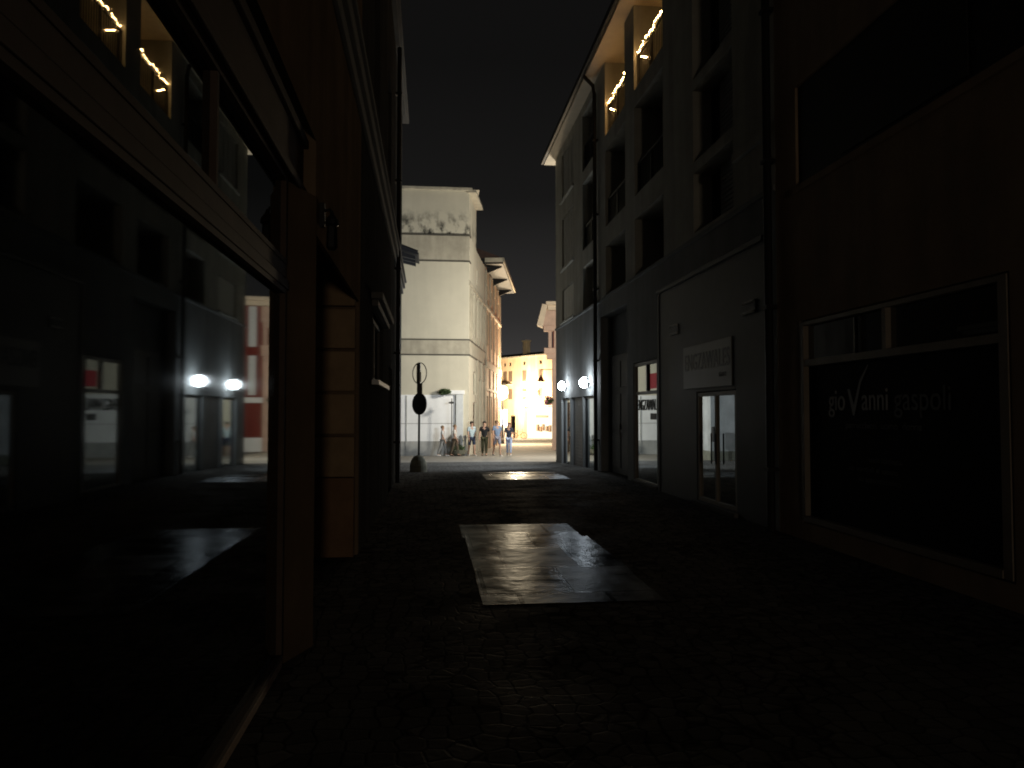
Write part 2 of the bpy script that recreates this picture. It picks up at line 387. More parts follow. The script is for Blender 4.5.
fbox(bm, FL, -4, 5.5, 3.09, 3.15, -.085, -.06)
obj('fascia', bm, M['bronze'], b, bevel=.006)
bm = bmesh.new(); fbox(bm, FL, -4, 5.02, 2.38, 2.44, -.17, -.10); fbox(bm, FL, -4, 5.02, 2.455, 2.54, -.17, -.115)
obj('transom', bm, M['bronze'], b, bevel=.004)
bm = bmesh.new(); fbox(bm, FL, -4, 5.02, -.02, .05, -.32, -.115)
obj('threshold', bm, M['plinth'], b, bevel=.01)
w = window(b, FL, -4, 5.0, .06, 2.38, -.11, .03, M['bronze'], M['glassL'], mu=(-1.0,))
w = window(b, FL, -4, 5.0, 2.54, 3.1, -.11, .03, M['bronze'], M['glassU'], mu=(3.4, .4))
# passage + corner house beyond
h = thing('corner_house', 'tall brown house on the left with a stone string course and covered passage', 'building', (-.8, 14, 0))
bm = bmesh.new()
LH = [(5.46, 8.83, -.1, 2.85, 2.6, True), (11.0, 13.4, 2.06, 3.02, .16, True), (15.2, 16.6, 0, 2.5, .25, True),
      (7.3, 8.5, 6.2, 8.1, .22, True), (10.9, 12.1, 6.2, 8.1, .22, True), (14.5, 15.7, 6.2, 8.1, .22, True), (18.6, 19.8, 6.2, 8.1, .22, True),
      (18.9, 20.1, .9, 2.6, .2, True)]
holed(bm, FL, 5.46, 8.95, -.1, 10.0, [(5.46, 8.83, -.1, 2.85, .03, False)] + [q for q in LH if 6 < q[0] < 9])
quad(bm, FL.pt(5.46,4.3,-.03), FL.pt(8.83,4.3,-.03), FL.pt(8.83,4.3,-2.69), FL.pt(5.46,4.3,-2.69))
quad(bm, FL.pt(8.832,-.1,-.03), FL.pt(8.832,4.3,-.03), FL.pt(8.832,4.3,-2.69), FL.pt(8.832,-.1,-2.69))
quad(bm, FL.pt(8.85,-.1,-.01), FL.pt(8.85,4.3,-.01), FL.pt(8.85,4.3,-.2), FL.pt(8.85,-.1,-.2))
quad(bm, FL.pt(21.8,-.2,0), FL.pt(21.8,10,0), FL.pt(21.8,10,-9), FL.pt(21.8,-.2,-9))
fbox(bm, FL, 5.47, 21.79, -.1, 9.98, -9, -2.7)
obj('wall', bm, M['brown'], h)
bm = bmesh.new(); holed(bm, FL, 8.95, 21.8, -.1, 10.0, [q for q in LH if q[0] > 9]); obj('grey_wall', bm, mat('darkened_grey_render', (.06, .058, .054), .95, .2, 1.5, .2, 40, streak=.25, spec=.0), h, label='greyer stretch of wall beyond the passage')  # grey render, its colour darkened further to hold down lamp spill
bm = bmesh.new()
z = .88
random.seed(3)
while z < 4.1:                                                             # rusticated pier at the far side of the passage, facing the camera
    z2 = z+.465
    bx(bm, -2.6, -.832, 8.72, 8.826, z, z2-.022); z += .477
obj('quoin_pier', bm, M['quoin'], h, bevel=.012)
bm = bmesh.new(); bx(bm, -2.6, -.832, 8.70, 8.826, -.02, .87)
obj('pier_base', bm, M['plinth'], h, bevel=.01)
bm = bmesh.new(); fbox(bm, FL, 5.46, 21.85, 4.93, 5.08, 0, .05); fbox(bm, FL, 5.46, 21.85, 5.08, 5.24, 0, .1); fbox(bm, FL, 5.46, 21.85, 5.24, 5.29, 0, .14)
obj('string_course', bm, M['greyst'], h, bevel=.01)
bm = bmesh.new(); fbox(bm, FL, 5.46, 22.0, 9.95, 10.08, -9, .1); fbox(bm, FL, 5.46, 22.6, 10.08, 10.2, -9, .16)
obj('eaves', bm, M['greyst'], h, bevel=.01)
bm = bmesh.new()
quad(bm, FL.pt(5.2,10.21,.12), FL.pt(22.3,10.21,.12), FL.pt(22.3,12.2,-4.5), FL.pt(5.2,12.2,-4.5))
quad(bm, FL.pt(5.2,10.2,-9.2), FL.pt(22.3,10.2,-9.2), FL.pt(22.3,12.2,-4.5), FL.pt(5.2,12.2,-4.5))
obj('roof', bm, M['tile'], h)
bm = bmesh.new(); fbox(bm, FL, 10.7, 13.7, 3.06, 3.15, 0, .09); fbox(bm, FL, 10.6, 13.8, 3.15, 3.24, 0, .16)
obj('window_cornice', bm, M['greyst'], h, bevel=.008)
bm = bmesh.new(); fbox(bm, FL, 10.8, 13.6, 1.98, 2.05, 0, .1)
obj('window_sill', bm, M['white'], h, bevel=.006)
window(h, FL, 11.0, 13.4, 2.06, 3.02, -.06, .06, M['greyst'], M['glassD'], mu=(12.2,))
for a, c in ((7.3, 8.5), (10.9, 12.1), (14.5, 15.7), (18.6, 19.8)):
    window(h, FL, a, c, 6.2, 8.1, -.1, .07, M['wood'], M['glassD'], mu=((a+c)/2,))
window(h, FL, 18.9, 20.1, .9, 2.6, -.1, .07, M['greyst'], M['glassD'], mu=(19.5,))
bm = bmesh.new(); fbox(bm, FL, 15.22, 16.58, 0, 2.48, -.22, -.14); fbox(bm, FL, 15.3, 15.85, .2, 1.1, -.14, -.12); fbox(bm, FL, 15.95, 16.5, .2, 1.1, -.14, -.12); fbox(bm, FL, 15.3, 15.85, 1.25, 2.35, -.14, -.12); fbox(bm, FL, 15.95, 16.5, 1.25, 2.35, -.14, -.12)
dr = obj('door', bm, M['door'], h, bevel=.006)
WORLD[dr.name] = Matrix(); bm = bmesh.new(); ball(bm, FL.pt(15.9, 1.05, -.09), .035); subobj('handle', bm, M['dark'], dr)
bm = bmesh.new(); tube(bm, [FL.pt(17.45, 0.02, .09), FL.pt(17.45, 9.9, .09)], .05, 10)
for v in (.9, 2.9, 4.8, 6.8, 8.8): fbox(bm, FL, 17.38, 17.52, v, v+.05, 0.0, .15)
obj('downpipe', bm, M['black'], h)
# unlit wall lantern at the passage
wl = thing('wall_lantern', 'black unlit wall lantern above the passage opening on the left', 'lantern', (-.8, 5.9, 2.6))
bm = bmesh.new(); bx(bm, -.83, -.765, 5.66, 5.72, 2.95, 3.12); tube(bm, [(-.79, 5.69, 3.06), (-.73, 5.69, 3.08), (-.715, 5.69, 3.03)], .012)
obj('bracket', bm, M['black'], wl)
bm = bmesh.new(); lathe(bm, [(.012, 3.07), (.03, 3.04), (.075, 3.0), (.082, 2.97), (.05, 2.95)], (-.715, 5.69, 0), 12, .62, .62); lathe(bm, [(.045, 2.95), (.05, 2.80), (.03, 2.78)], (-.715, 5.69, 0), 6, .8, .8)
obj('lantern_head', bm, M['black'], wl)

# ------------------------------------------------------------------ right: apartment building over shops
FRt = Fr((4.67, 0, 0), (0, 1, 0), (-1, 0, 0))
a = thing('apartment_building', 'long pale apartment building on the right with dark loggias over shops', 'building', (4.67, 19, 0))
U0, U1, TOP = 9.95, 28.3, 11.05
bays = [(21.2, 23.2), (18.0, 20.1), (14.97, 17.15)]
holes = []
for q in bays:
    holes += [(q[0], q[1], 4.72, 6.02, 1.0, True), (q[0], q[1], 6.55, 8.62, 1.0, True)]
holes += [(21.2, 23.2, 9.0, 10.75, 1.0, True)]
holes += [(18.0, 20.1, 9.02, TOP, 1.35, True), (14.97, 17.15, 9.02, TOP, 1.35, True)]
holes += [(24.7, 26.9, 4.78, 5.9, .16, True), (24.7, 26.9, 6.65, 8.45, .16, True), (24.7, 26.9, 9.1, 10.75, .16, True)]
holes += [(11.4, 13.2, 4.78, 5.85, .5, True), (11.4, 13.2, 6.05, 7.35, .5, True), (11.4, 13.2, 7.55, 9.3, .5, True), (11.4, 13.2, 9.5, 10.9, .5, True)]
bm = bmesh.new(); holed(bm, FRt, U0, U1, 4.7, TOP, holes)
bm2 = None
fbox(bm, FRt, U0, U1-.02, 4.7, TOP, -9, -1.4)
quad(bm, FRt.pt(U1,-.5,0), FRt.pt(U1,TOP,0), FRt.pt(U1,TOP,-9), FRt.pt(U1,-.5,-9))
quad(bm, FRt.pt(U0,-.5,0), FRt.pt(U0,TOP,0), FRt.pt(U0,TOP,-9), FRt.pt(U0,-.5,-9))
obj('upper_wall', bm, M['rcream'], a)
gh = [(25.45, 27.1, -.4, 2.08, .14, True), (23.4, 25.3, -.4, 2.08, .2, True), (21.65, 23.25, -.4, 2.08, .14, True),
      (17.9, 20.75, -.3, 4.2, .34, True), (15.5, 17.35, -.3, 2.72, .12, True), (10.25, 15.3, -.3, 4.1, .3, True)]
bm = bmesh.new(); holed(bm, FRt, U0, U1, -.5, 4.62, gh); fbox(bm, FRt, U0, U1-.02, -.5, 4.6, -9, -.6)
obj('ground_floor_wall', bm, M['rgrey'], a)
bm = bmesh.new(); fbox(bm, FRt, U0, U1+.03, 4.62, 4.70, -.3, .035)
obj('string_course', bm, M['rgrey'], a, bevel=.01)
bm = bmesh.new()
fbox(bm, FRt, U0-.0, U1+.55, TOP-.006, TOP+.08, -9, .36)
obj('eaves_soffit', bm, M['soffit'], a)
bm = bmesh.new()
fbox(bm, FRt, U0, U1+.62, TOP+.02, TOP+.2, .37, .47)
fbox(bm, FRt, U1+.56, U1+.66, TOP+.02, TOP+.2, -8, .37)
obj('gutter', bm, M['black'], a, bevel=.02)
bm = bmesh.new()
quad(bm, FRt.pt(U0,TOP+.1,.4), FRt.pt(U1+.6,TOP+.1,.4), FRt.pt(U1+.6,TOP+2.2,-4.5), FRt.pt(U0,TOP+2.2,-4.5))
quad(bm, FRt.pt(U0,TOP+.1,-9.4), FRt.pt(U1+.6,TOP+.1,-9.4), FRt.pt(U1+.6,TOP+2.2,-4.5), FRt.pt(U0,TOP+2.2,-4.5))
obj('roof', bm, M['tile'], a)
def pipe(u, v1, elbow, v0=.0):
    bm = bmesh.new()
    tube(bm, [FRt.pt(u, v0, .09), FRt.pt(u, v1-.5, .09)] + ([FRt.pt(u, v1-.25, .14), FRt.pt(u, v1, .4)] if elbow else []), .055, 10)
    for v in (.8, 3.0, 5.0, 7.1, 9.2): fbox(bm, FRt, u-.075, u+.075, v, v+.05, 0, .15)
    obj('downpipe', bm, M['black'], a)
pipe(21.02, 11.05, True, -.02); pipe(10.0, 11.05, False)
# upper windows
for c, e in ((4.78, 5.9), (6.65, 8.45), (9.1, 10.75)):
    bm = bmesh.new()
    for k in range(4):
        q0 = 24.72 + k*.545
        fbox(bm, FRt, q0, q0+.52, c+.02, e-.02, -.12, -.06)
        for s in range(int((e-c-.1)/.07)): fbox(bm, FRt, q0+.05, q0+.47, c+.06+s*.07, c+.1+s*.07, -.06, -.048)
    obj('shutter', bm, M['shutter2'] if c < 5 else M['shutter'], a)
    bm = bmesh.new(); fbox(bm, FRt, 24.6, 27.0, c-.09, c-.01, 0, .08); obj('window_sill', bm, M['rcream'], a, bevel=.006)
for c, e in ((4.78, 5.85), (6.05, 7.35), (7.55, 9.3), (9.5, 10.9)):
    bm = bmesh.new(); fbox(bm, FRt, 11.42, 12.72, c+.02, e-.02, -.4, -.32)
    for s in range(int((e-c-.1)/.08)): fbox(bm, FRt, 11.47, 12.67, c+.06+s*.08, c+.105+s*.08, -.32, -.3)
    obj('shutter', bm, M['shutter'], a)
    window(a, FRt, 12.74, 13.18, c+.02, e-.02, -.34, .05, M['dark'], M['glassD'])
bm = bmesh.new(); fbox(bm, FRt, 10.06, 11.3, 5.42, 5.56, 0, .07); obj('ledge', bm, M['rcream'], a, bevel=.01)
for q in bays:                                                              # doors and windows at the back of each loggia
    for c, e in ((4.74, 5.95), (6.57, 8.45), (9.04, 10.6)):
        if c > 9 and q[0] < 21: continue
        window(a, FRt, q[0]+.35, q[1]-.35, c+.05, e-.1, -.93, .07, M['wood'], M['glassD'], mu=((q[0]+q[1])/2,))
def railing(q, v0, v1):
    bm = bmesh.new()
    for v in (v0+.06, v1): fbox(bm, FRt, q[0], q[1], v-.025, v+.02, -.12, -.07)
    k = q[0]+.02
    while k < q[1]: fbox(bm, FRt, k, k+.018, v0+.06, v1-.025, -.105, -.085); k += .115
    for k in (q[0]+.03, (q[0]+q[1])/2, q[1]-.08): fbox(bm, FRt, k, k+.05, v0, v1+.02, -.125, -.066)
    obj('railing', bm, M['dark'], a)
for q in bays:
    railing(q, 9.02, 9.82); railing(q, 6.56, 7.3)
bm = bmesh.new(); fbox(bm, FRt, 19.55, 20.0, 10.3, 10.42, -1.34, -.9); obj('shelf', bm, M['wood'], a)
# ground floor shops of the apartment building
window(a, FRt, 25.47, 27.08, -.3, 2.06, -.07, .06, M['dark'], M['glassR'], label='far shop window reflecting the white wall')
window(a, FRt, 21.67, 23.23, -.2, 2.06, -.07, .06, M['dark'], M['glassR'])
bm = bmesh.new(); fbox(bm, FRt, 23.42, 25.28, -.3, 2.06, -.18, -.1)
for k in range(20): fbox(bm, FRt, 23.5, 25.2, -.1+k*.105, -.04+k*.105, -.1, -.085)
obj('roller_shutter', bm, M['gdoor'], a)
bm = bmesh.new(); fbox(bm, FRt, 18.35, 20.45, -.1, 3.1, -.33, -.24)
for u in (18.45, 19.45):
    for v, w_ in ((.15, 1.0), (1.15, 1.0), (2.25, .75)): fbox(bm, FRt, u, u+.9, v, v+w_-.08, -.24, -.215)
dr = obj('door', bm, M['black'], a, bevel=.006); WORLD[dr.name] = Matrix()
bm = bmesh.new(); tube(bm, [FRt.pt(19.35, .95, -.18), FRt.pt(19.35, 1.3, -.18)], .015); subobj('handle', bm, M['frame'], dr)
# window with transom and lettering
w = window(a, FRt, 15.52, 17.33, 0.02, 2.7, -.02, .07, M['fframe'], M['glassR'], tv=(2.02,), label='shop window with black lettering and a red notice')
bm = bmesh.new(); fbox(bm, FRt, 16.3, 16.36, 2.06, 2.63, -.07, -.015); subobj('mullion', bm, M['dark'], w)
text('ENGZAWALES', FRt, 17.22, 1.64, -.048, .34, M['letter'], w, mirror=True, sx=.8)
bm = bmesh.new(); fbox(bm, FRt, 15.75, 16.15, 1.44, 1.57, -.049, -.045); subobj('notice', bm, M['letter'], w)
bm = bmesh.new(); fbox(bm, FRt, 15.6, 16.14, 2.1, 2.42, -.052, -.046); subobj('red_notice', bm, M['red'], w)
bm = bmesh.new(); fbox(bm, FRt, 15.45, 17.4, -.01, .06, -.1, .06); obj('door_step', bm, M['greyst'], a, bevel=.008)
# dark clad shopfront with double glass door
bm = bmesh.new(); holed(bm, FRt, 10.27, 15.28, -.05, 4.08, [(11.3, 13.05, -.05, 1.95, .16, True)], d=.03)
fbox(bm, FRt, 10.27, 15.28, 4.0, 4.08, .03, .07); fbox(bm, FRt, 15.2, 15.285, -.05, 4.0, -.05, .05)
obj('shopfront_cladding', bm, M['clad'], a)
w = window(a, FRt, 11.32, 13.03, .08, 1.93, .02, .065, M['fframe'], M['glassR'], mu=(12.2,), label='double glass shop door with pale stiles')
bm = bmesh.new()
for u in (12.10, 12.30): tube(bm, [FRt.pt(u, .75, .05), FRt.pt(u, 1.25, .05)], .014)
subobj('handle', bm, M['dark'], w)
bm = bmesh.new(); fbox(bm, FRt, 11.25, 13.1, -.01, .07, -.1, .1); obj('door_step', bm, M['greyst'], a, bevel=.008)
sg = thing('shop_sign', 'pale rectangular shop sign with dark capitals above the double glass door', 'sign', (4.6, 12.5, 2.0))
bm = bmesh.new(); fbox(bm, FRt, 11.42, 13.68, 2.01, 2.77, .032, .05); obj('panel', bm, M['signw'], sg, bevel=.006)
text('ENGZAWALES', FRt, 13.6, 2.33, .051, .42, M['letter'], sg, mirror=True, sx=.78)
text('store', FRt, 11.95, 2.17, .051, .15, M['letter'], sg, mirror=True, sx=1.0)
for u, v, lb in ((14.2, 3.16, 'small two slot vent on dark cladding, farther along from the sign'), (10.75, 3.12, 'small two slot vent on dark cladding, beside the near downpipe')):
    o = thing('wall_vent', lb, 'vent', FRt.pt(u, v, .03), 'wall vents on the dark cladding')
    bm = bmesh.new(); fbox(bm, FRt, u-.22, u+.22, v-.1, v+.1, .032, .05); obj('plate', bm, M['clad'], o)
    for s in (-.075, .075):
        bm = bmesh.new(); hexa(bm, [FRt.pt(x, v+s+y, d_) for d_ in (.05, .075) for x, y in ((u-.2, -.014), (u+.2, -.014), (u+.2, .014), (u-.2, .014))])
        obj('louvre', bm, M['white'], o)

# ------------------------------------------------------------------ right: near plaster building with the black window
n = thing('plaster_building', 'brown plastered building on the near right with a wide black shop window', 'building', (4.67, 4, 0))
bm = bmesh.new()
holed(bm, FRt, -5, 9.94, -.1, 12, [(5.75, 9.3, .22, 2.75, .14, True), (-1, 9.35, 4.5, 5.78, .05, True), (1.0, 4.9, .22, 2.75, .14, True)])
fbox(bm, FRt, -5, 9.93, -.1, 12, -9, -1.6)
quad(bm, FRt.pt(-5,-.1,0), FRt.pt(-5,12,0), FRt.pt(-5,12,-9), FRt.pt(-5,-.1,-9))
obj('wall', bm, M['rbrown'], n)
bm = bmesh.new(); fbox(bm, FRt, -5, 9.85, 12, 12.15, -9, .4); obj('eaves', bm, M['soffit'], n)
bm = bmesh.new()
fbox(bm, FRt, 5.77, 5.87, .24, 2.73, -.1, .01); fbox(bm, FRt, 9.2, 9.28, .24, 2.73, -.1, .01)
fbox(bm, FRt, 5.87, 9.2, .24, .31, -.1, .02); fbox(bm, FRt, 5.87, 9.2, 2.68, 2.73, -.1, .005)
fbox(bm, FRt, 5.87, 9.2, 2.17, 2.25, -.1, .004); fbox(bm, FRt, 7.46, 7.53, 2.25, 2.68, -.1, 0)
w = obj('shop_window', bm, M['fframe'], n, label='wide black shop window with faint grey lettering'); WORLD[w.name] = Matrix()
for u0, u1 in ((5.87, 7.46), (7.53, 9.2)):
    bm = bmesh.new(); quad(bm, FRt.pt(u0,2.25,-.06), FRt.pt(u1,2.25,-.06), FRt.pt(u1,2.68,-.06), FRt.pt(u0,2.68,-.06)); subobj('pane', bm, M['glassU'], w)
bm = bmesh.new(); quad(bm, FRt.pt(5.87,.31,-.06), FRt.pt(9.2,.31,-.06), FRt.pt(9.2,2.17,-.06), FRt.pt(5.87,2.17,-.06)); subobj('black_panel', bm, M['film'], w)
text('gio', FRt, 8.72, 1.62, -.055, .36, M['glet'], w, mirror=True, sx=.85)
text('anni', FRt, 8.02, 1.62, -.055, .36, M['glet'], w, mirror=True, sx=.85)
bm = bmesh.new()                                                           # the tall tick-shaped V
P = [(8.30, 1.86), (8.25, 1.86), (8.17, 1.68), (8.05, 1.95), (7.88, 2.12), (7.87, 2.11), (8.02, 1.92), (8.16, 1.56), (8.19, 1.56)]
vv = [bm.verts.new(FRt.pt(x, y, -.052)) for x, y in P]; bm.faces.new(vv); subobj('tick_letter', bm, M['glet'], w)
text('gaspoli', FRt, 7.42, 1.62, -.055, .34, M['glet2'], w, mirror=True, sx=.95)
text('parrucchieri  uomo  donna', FRt, 8.35, 1.42, -.055, .105, M['glet2'], w, mirror=True, sx=1.2)
text('orario continuato', FRt, 7.9, 1.06, -.055, .085, M['glet2'], w, mirror=True)
text('dal martedi al sabato', FRt, 8.3, .95, -.055, .085, M['glet2'], w, mirror=True, sx=1.3)
text('su appuntamento', FRt, 8.1, .84, -.055, .085, M['glet2'], w, mirror=True, sx=1.3)
window(n, FRt, 1.02, 4.88, .24, 2.73, -.06, .09, M['fframe'], M['glassU'], mu=(2.95,), tv=(2.2,))
bm = bmesh.new()
for u in (.2, 3.2, 6.2): fbox(bm, FRt, u, u+2.1, 4.56, 5.7, -.035, -.015)
obj('shutter', bm, M['black'], n)
bm = bmesh.new(); fbox(bm, FRt, -.98, 9.33, 4.51, 5.77, -.045, -.034); obj('recess_shade_panel', bm, M['black'], n)  # black sheet standing in for the shade inside the loggia
bm = bmesh.new(); fbox(bm, FRt, -1.05, 9.4, 4.4, 4.49, 0, .03); obj('ledge', bm, M['rbrown'], n, bevel=.01)

# ------------------------------------------------------------------ LED wall lamps
led = emis('led_lens', (.86, .94, 1), 110)
for u, v, lb in ((25.95, 2.49, 'lit white lamp on the right wall, nearer the far corner of the building'), (22.2, 2.46, 'lit white lamp on the right wall, nearer the downpipe')):
    o = thing('wall_lamp', lb, 'wall lamp', FRt.pt(u, v, 0), 'lit lamps on the right wall')
    bm = bmesh.new(); fbox(bm, FRt, u-.05, u+.05, v-.06, v+.06, 0, .06)
    c = FRt.pt(u, v, .09); disc(bm, c, (-1, 0, -.12), .15, .06, 24); obj('housing', bm, M['dark'], o)
    bm = bmesh.new(); ball(bm, FRt.pt(u, v, .17), .15, 16, 10, (.95, 1, 1)); obj('lens', bm, led, o, smooth=True)
    lamp('lamp_light', FRt.pt(u, v, .335), 950, (.82, .91, 1), .03, o, 'SPOT', aim(FRt.pt(u, v, .335), (-2.6, u+5.5, 1.9)), R(135))

# ------------------------------------------------------------------ fairy lights
bulb = emis('fairy_bulb', (1, .56, .2), 170)
for q, tail, lb in ((bays[1], 19.7, 'warm fairy light string on the far top loggia railing'), (bays[2], 16.7, 'warm fairy light string on the near top loggia railing')):
    o = thing('fairy_lights', lb, 'fairy lights', FRt.pt((q[0]+q[1])/2, 9.84, -.05), 'fairy light strings on the top railings')
    pts = []
    k = q[0]+.04
    while k < q[1]-.04:
        pts.append(FRt.pt(k, 9.87 + .035*math.sin(k*7)+.02*math.sin(k*17) + random.uniform(-.012, .012), -.06 + random.uniform(-.02, .02))); k += random.uniform(.045, .085)
    for i in range(9): pts.append(FRt.pt(tail - .05*i, 9.82-.2-.025*i, -.055))
    bm = bmesh.new(); tube(bm, pts[:-9], .006, 5); obj('cable', bm, M['dark'], o)
    bm = bmesh.new(); ball(bm, (0, 0, 0), .0095, 6, 4); me = bpy.data.meshes.new('bulb'); bm.to_mesh(me); bm.free(); me.materials.append(bulb)
    for p in pts:
        bo = bpy.data.objects.new('bulb', me); COL.objects.link(bo); bo.parent = o; bo.location = p - o.location; bo.scale = (random.uniform(.8, 1.2),)*3

# ------------------------------------------------------------------ road sign
o = thing('road_sign', 'black round road sign below a thin ring on a pole in a concrete foot', 'road sign', (-.29, 21.3, gz(21.3)))
bm = bmesh.new(); tube(bm, [(-.29, 21.3, .3), (-.28, 21.3, 2.95)], .03, 10); obj('pole', bm, M['dark'], o)
bm = bmesh.new(); lathe(bm, [(.235, -.06), (.235, .14), (.2, .28), (.13, .38), (.05, .42)], (-.3, 21.3, 0), 20); obj('foot', bm, M['conc'], o, smooth=False)
bm = bmesh.new(); disc(bm, (-.28, 21.26, 1.82), (-.75, -.66, 0), .3, .02); obj('disc', bm, M['dark'], o, label='lower round plate, black')
bm = bmesh.new(); nrm = Vector((-.75, -.66, 0)).normalized(); sd = Vector((0, 0, 1)).cross(nrm)
c0 = Vector((-.28, 21.26, 2.66)); tube(bm, [c0 + (sd*math.cos(t*math.pi/16) + Vector((0,0,1))*math.sin(t*math.pi/16))*.29 for t in range(33)], .013, 6, False); obj('ring', bm, M['dark'], o, label='upper thin open ring')
bm = bmesh.new(); bx(bm, -.36, -.28, 21.16, 21.2, 2.38, 2.93); obj('clamp', bm, M['dark'], o)
bm = bmesh.new(); bx(bm, -.275, -.235, 21.17, 21.2, 2.42, 2.7); obj('reflector', bm, M['white'], o)
bm = bmesh.new(); bx(bm, -.35, -.2, 21.2, 21.24, 2.08, 2.38); obj('bracket_plate', bm, M['dark'], o)

# ------------------------------------------------------------------ cream tower building across the cross street
FC = Fr((1.92, 38, 0), (-1, 0, 0), (0, -1, 0))
SD = Vector((.168, .986, 0)).normalized(); SN = Vector((SD.y, -SD.x, 0))
FS = Fr((1.92, 38, 0), SD, SN)
c = thing('cream_building', 'tall cream building across the far end with stained parapet and dark drip edges', 'building', (-2, 38.2, gz(38)))
ws = [(1.6, 2.3, 5.6, 7.7, .15, True), (3.4, 4.1, 5.6, 7.7, .15, True), (5.2, 5.9, 5.6, 7.7, .15, True), (7.0, 7.6, 5.6, 7.7, .15, True),
      (1.9, 3.0, 2.5, 3.7, .15, True), (1.9, 3.0, -.6, 2.1, .25, True), (4.6, 5.5, .7, 3.4, .2, True), (6.5, 7.4, .7, 3.4, .2, True), (3.2, 3.8, 8.5, 9.3, .12, True)]
bm = bmesh.new()
holed(bm, FC, 0, 14, -.8, 12.6, [])
holed(bm, FS, 0, 8.2, -.9, 10.3, ws)
quad(bm, FS.pt(0,10.3,0), FS.pt(3.2,10.3,0), FS.pt(3.2,12.6,0), FS.pt(0,12.6,0))
quad(bm, FS.pt(3.2,10.3,0), FS.pt(3.2,12.6,0), FS.pt(3.2,12.6,-12), FS.pt(3.2,10.3,-12))
quad(bm, FS.pt(0,12.6,0), FS.pt(3.2,12.6,0), FS.pt(3.2,12.6,-13), FS.pt(0,12.6,-13))
quad(bm, FS.pt(3.2,10.3,0), FS.pt(8.2,10.3,0), FS.pt(8.2,10.3,-12), FS.pt(3.2,10.3,-12))
obj('wall', bm, M['cream'], c)
bm = bmesh.new(); fbox(bm, FC, -.15, 14, 12.6, 12.72, -3.4, .16); quad(bm, FC.pt(-.5,12.62,.16), FC.pt(-.55,12.62,-3.6), FC.pt(14,12.75,-3.6), FC.pt(14,12.75,.16))
fbox(bm, FS, -.1, 3.3, 12.5, 12.62, -.1, .36)
obj('roof_edge', bm, M['trim'], c)
bm = bmesh.new()
for v in (10.4, 9.1, 5.2, 4.45): fbox(bm, FC, -.03, 14, v-.07, v, -.1, .05); fbox(bm, FS, 0.05, 8.2 if v < 6 else .5, v-.07, v, -.1, .045)
obj('drip_edge', bm, M['dtrim'], c)
bm = bmesh.new()
for v0, v1, dd in ((9.11, 10.32, .025), (4.46, 5.12, .03)): fbox(bm, FC, -.02, 14, v0, v1, -.1, dd)
fbox(bm, FS, .03, 8.2, 4.46, 5.12, -.1, .03); fbox(bm, FS, 0.03, 8.2, 7.9, 8.1, -.1, .08)
obj('string_course', bm, M['trim'], c)
bm = bmesh.new()
for u in (.35, 1.2, 2.75, 4.6, 6.4, 8.0): fbox(bm, FS, u-.18, u+.18, 5.22, 7.9, -.05, .06)
for u in (3.7, 5.9, 7.9): fbox(bm, FS, u-.2, u+.2, -.8, 4.4, -.05, .07)
obj('pilaster', bm, M['trim'], c)
for w_ in ws:
    window(c, FS, w_[0], w_[1], w_[2], w_[3], -.06, .08, M['wood'] if w_[2] < 0 else M['trim'], M['glassD'], mu=((w_[0]+w_[1])/2,), name='door' if w_[2] < 0 else 'window')
bm = bmesh.new(); fbox(bm, FC, .68, 14, .17, 2.44, -.05, .05)
obj('white_wall_panel', bm, M['white'], c)
bm = bmesh.new(); fbox(bm, FC, .68, 14, -.75, .168, -.05, .04); obj('dado', bm, M['dado'], c)
bm = bmesh.new(); fbox(bm, FC, .7, 14, 1.02, 1.05, .05, .058)
for u in (3.05,): fbox(bm, FC, u-.03, u+.03, -.6, 2.4, .05, .075)
obj('panel_joint', bm, M['dado'], c)
bm = bmesh.new(); fbox(bm, FC, .28, .64, -.6, 2.46, -.05, .16); obj('gate_pier', bm, M['signback'], c, bevel=.01, label='pale grey pier beside the white panel')
bm = bmesh.new(); fbox(bm, FC, .22, .98, 2.47, 2.66, 0, .2); obj('pier_cap', bm, M['white'], c, bevel=.01)
def leafy(name, label, cat, ctr, rad, ncl, col, seed, parts=None, group=None):
    random.seed(seed); o = thing(name, label, cat, (ctr[0], ctr[1], ctr[2]-rad[2]), group)
    bm = bmesh.new()
    for i in range(ncl):
        d = Vector((random.gauss(0,1), random.gauss(0,1), random.gauss(0,1))).normalized()*random.uniform(.35, 1)
        p = Vector(ctr) + Vector((d.x*rad[0], d.y*rad[1], d.z*rad[2]))
        s = random.uniform(.03, .075); A = Vector((random.gauss(0,1), random.gauss(0,1), random.gauss(0,.6))).normalized(); B = A.orthogonal().normalized()
        quad(bm, p - A*s*1.6, p + B*s, p + A*s*1.6, p - B*s)
    obj('foliage', bm, col, o); return o
o = leafy('climbing_plant', 'dark leafy plant spilling over the top of the white wall by the grey pier', 'plant', (.72, 37.75, 2.58), (.3, .15, .13), 240, M['leaf'], 4)
bm = bmesh.new(); tube(bm, [(.45, 37.86, 2.45), (.65, 37.75, 2.5), (.95, 37.75, 2.55)], .012, 5); obj('stem', bm, M['wood'], o)

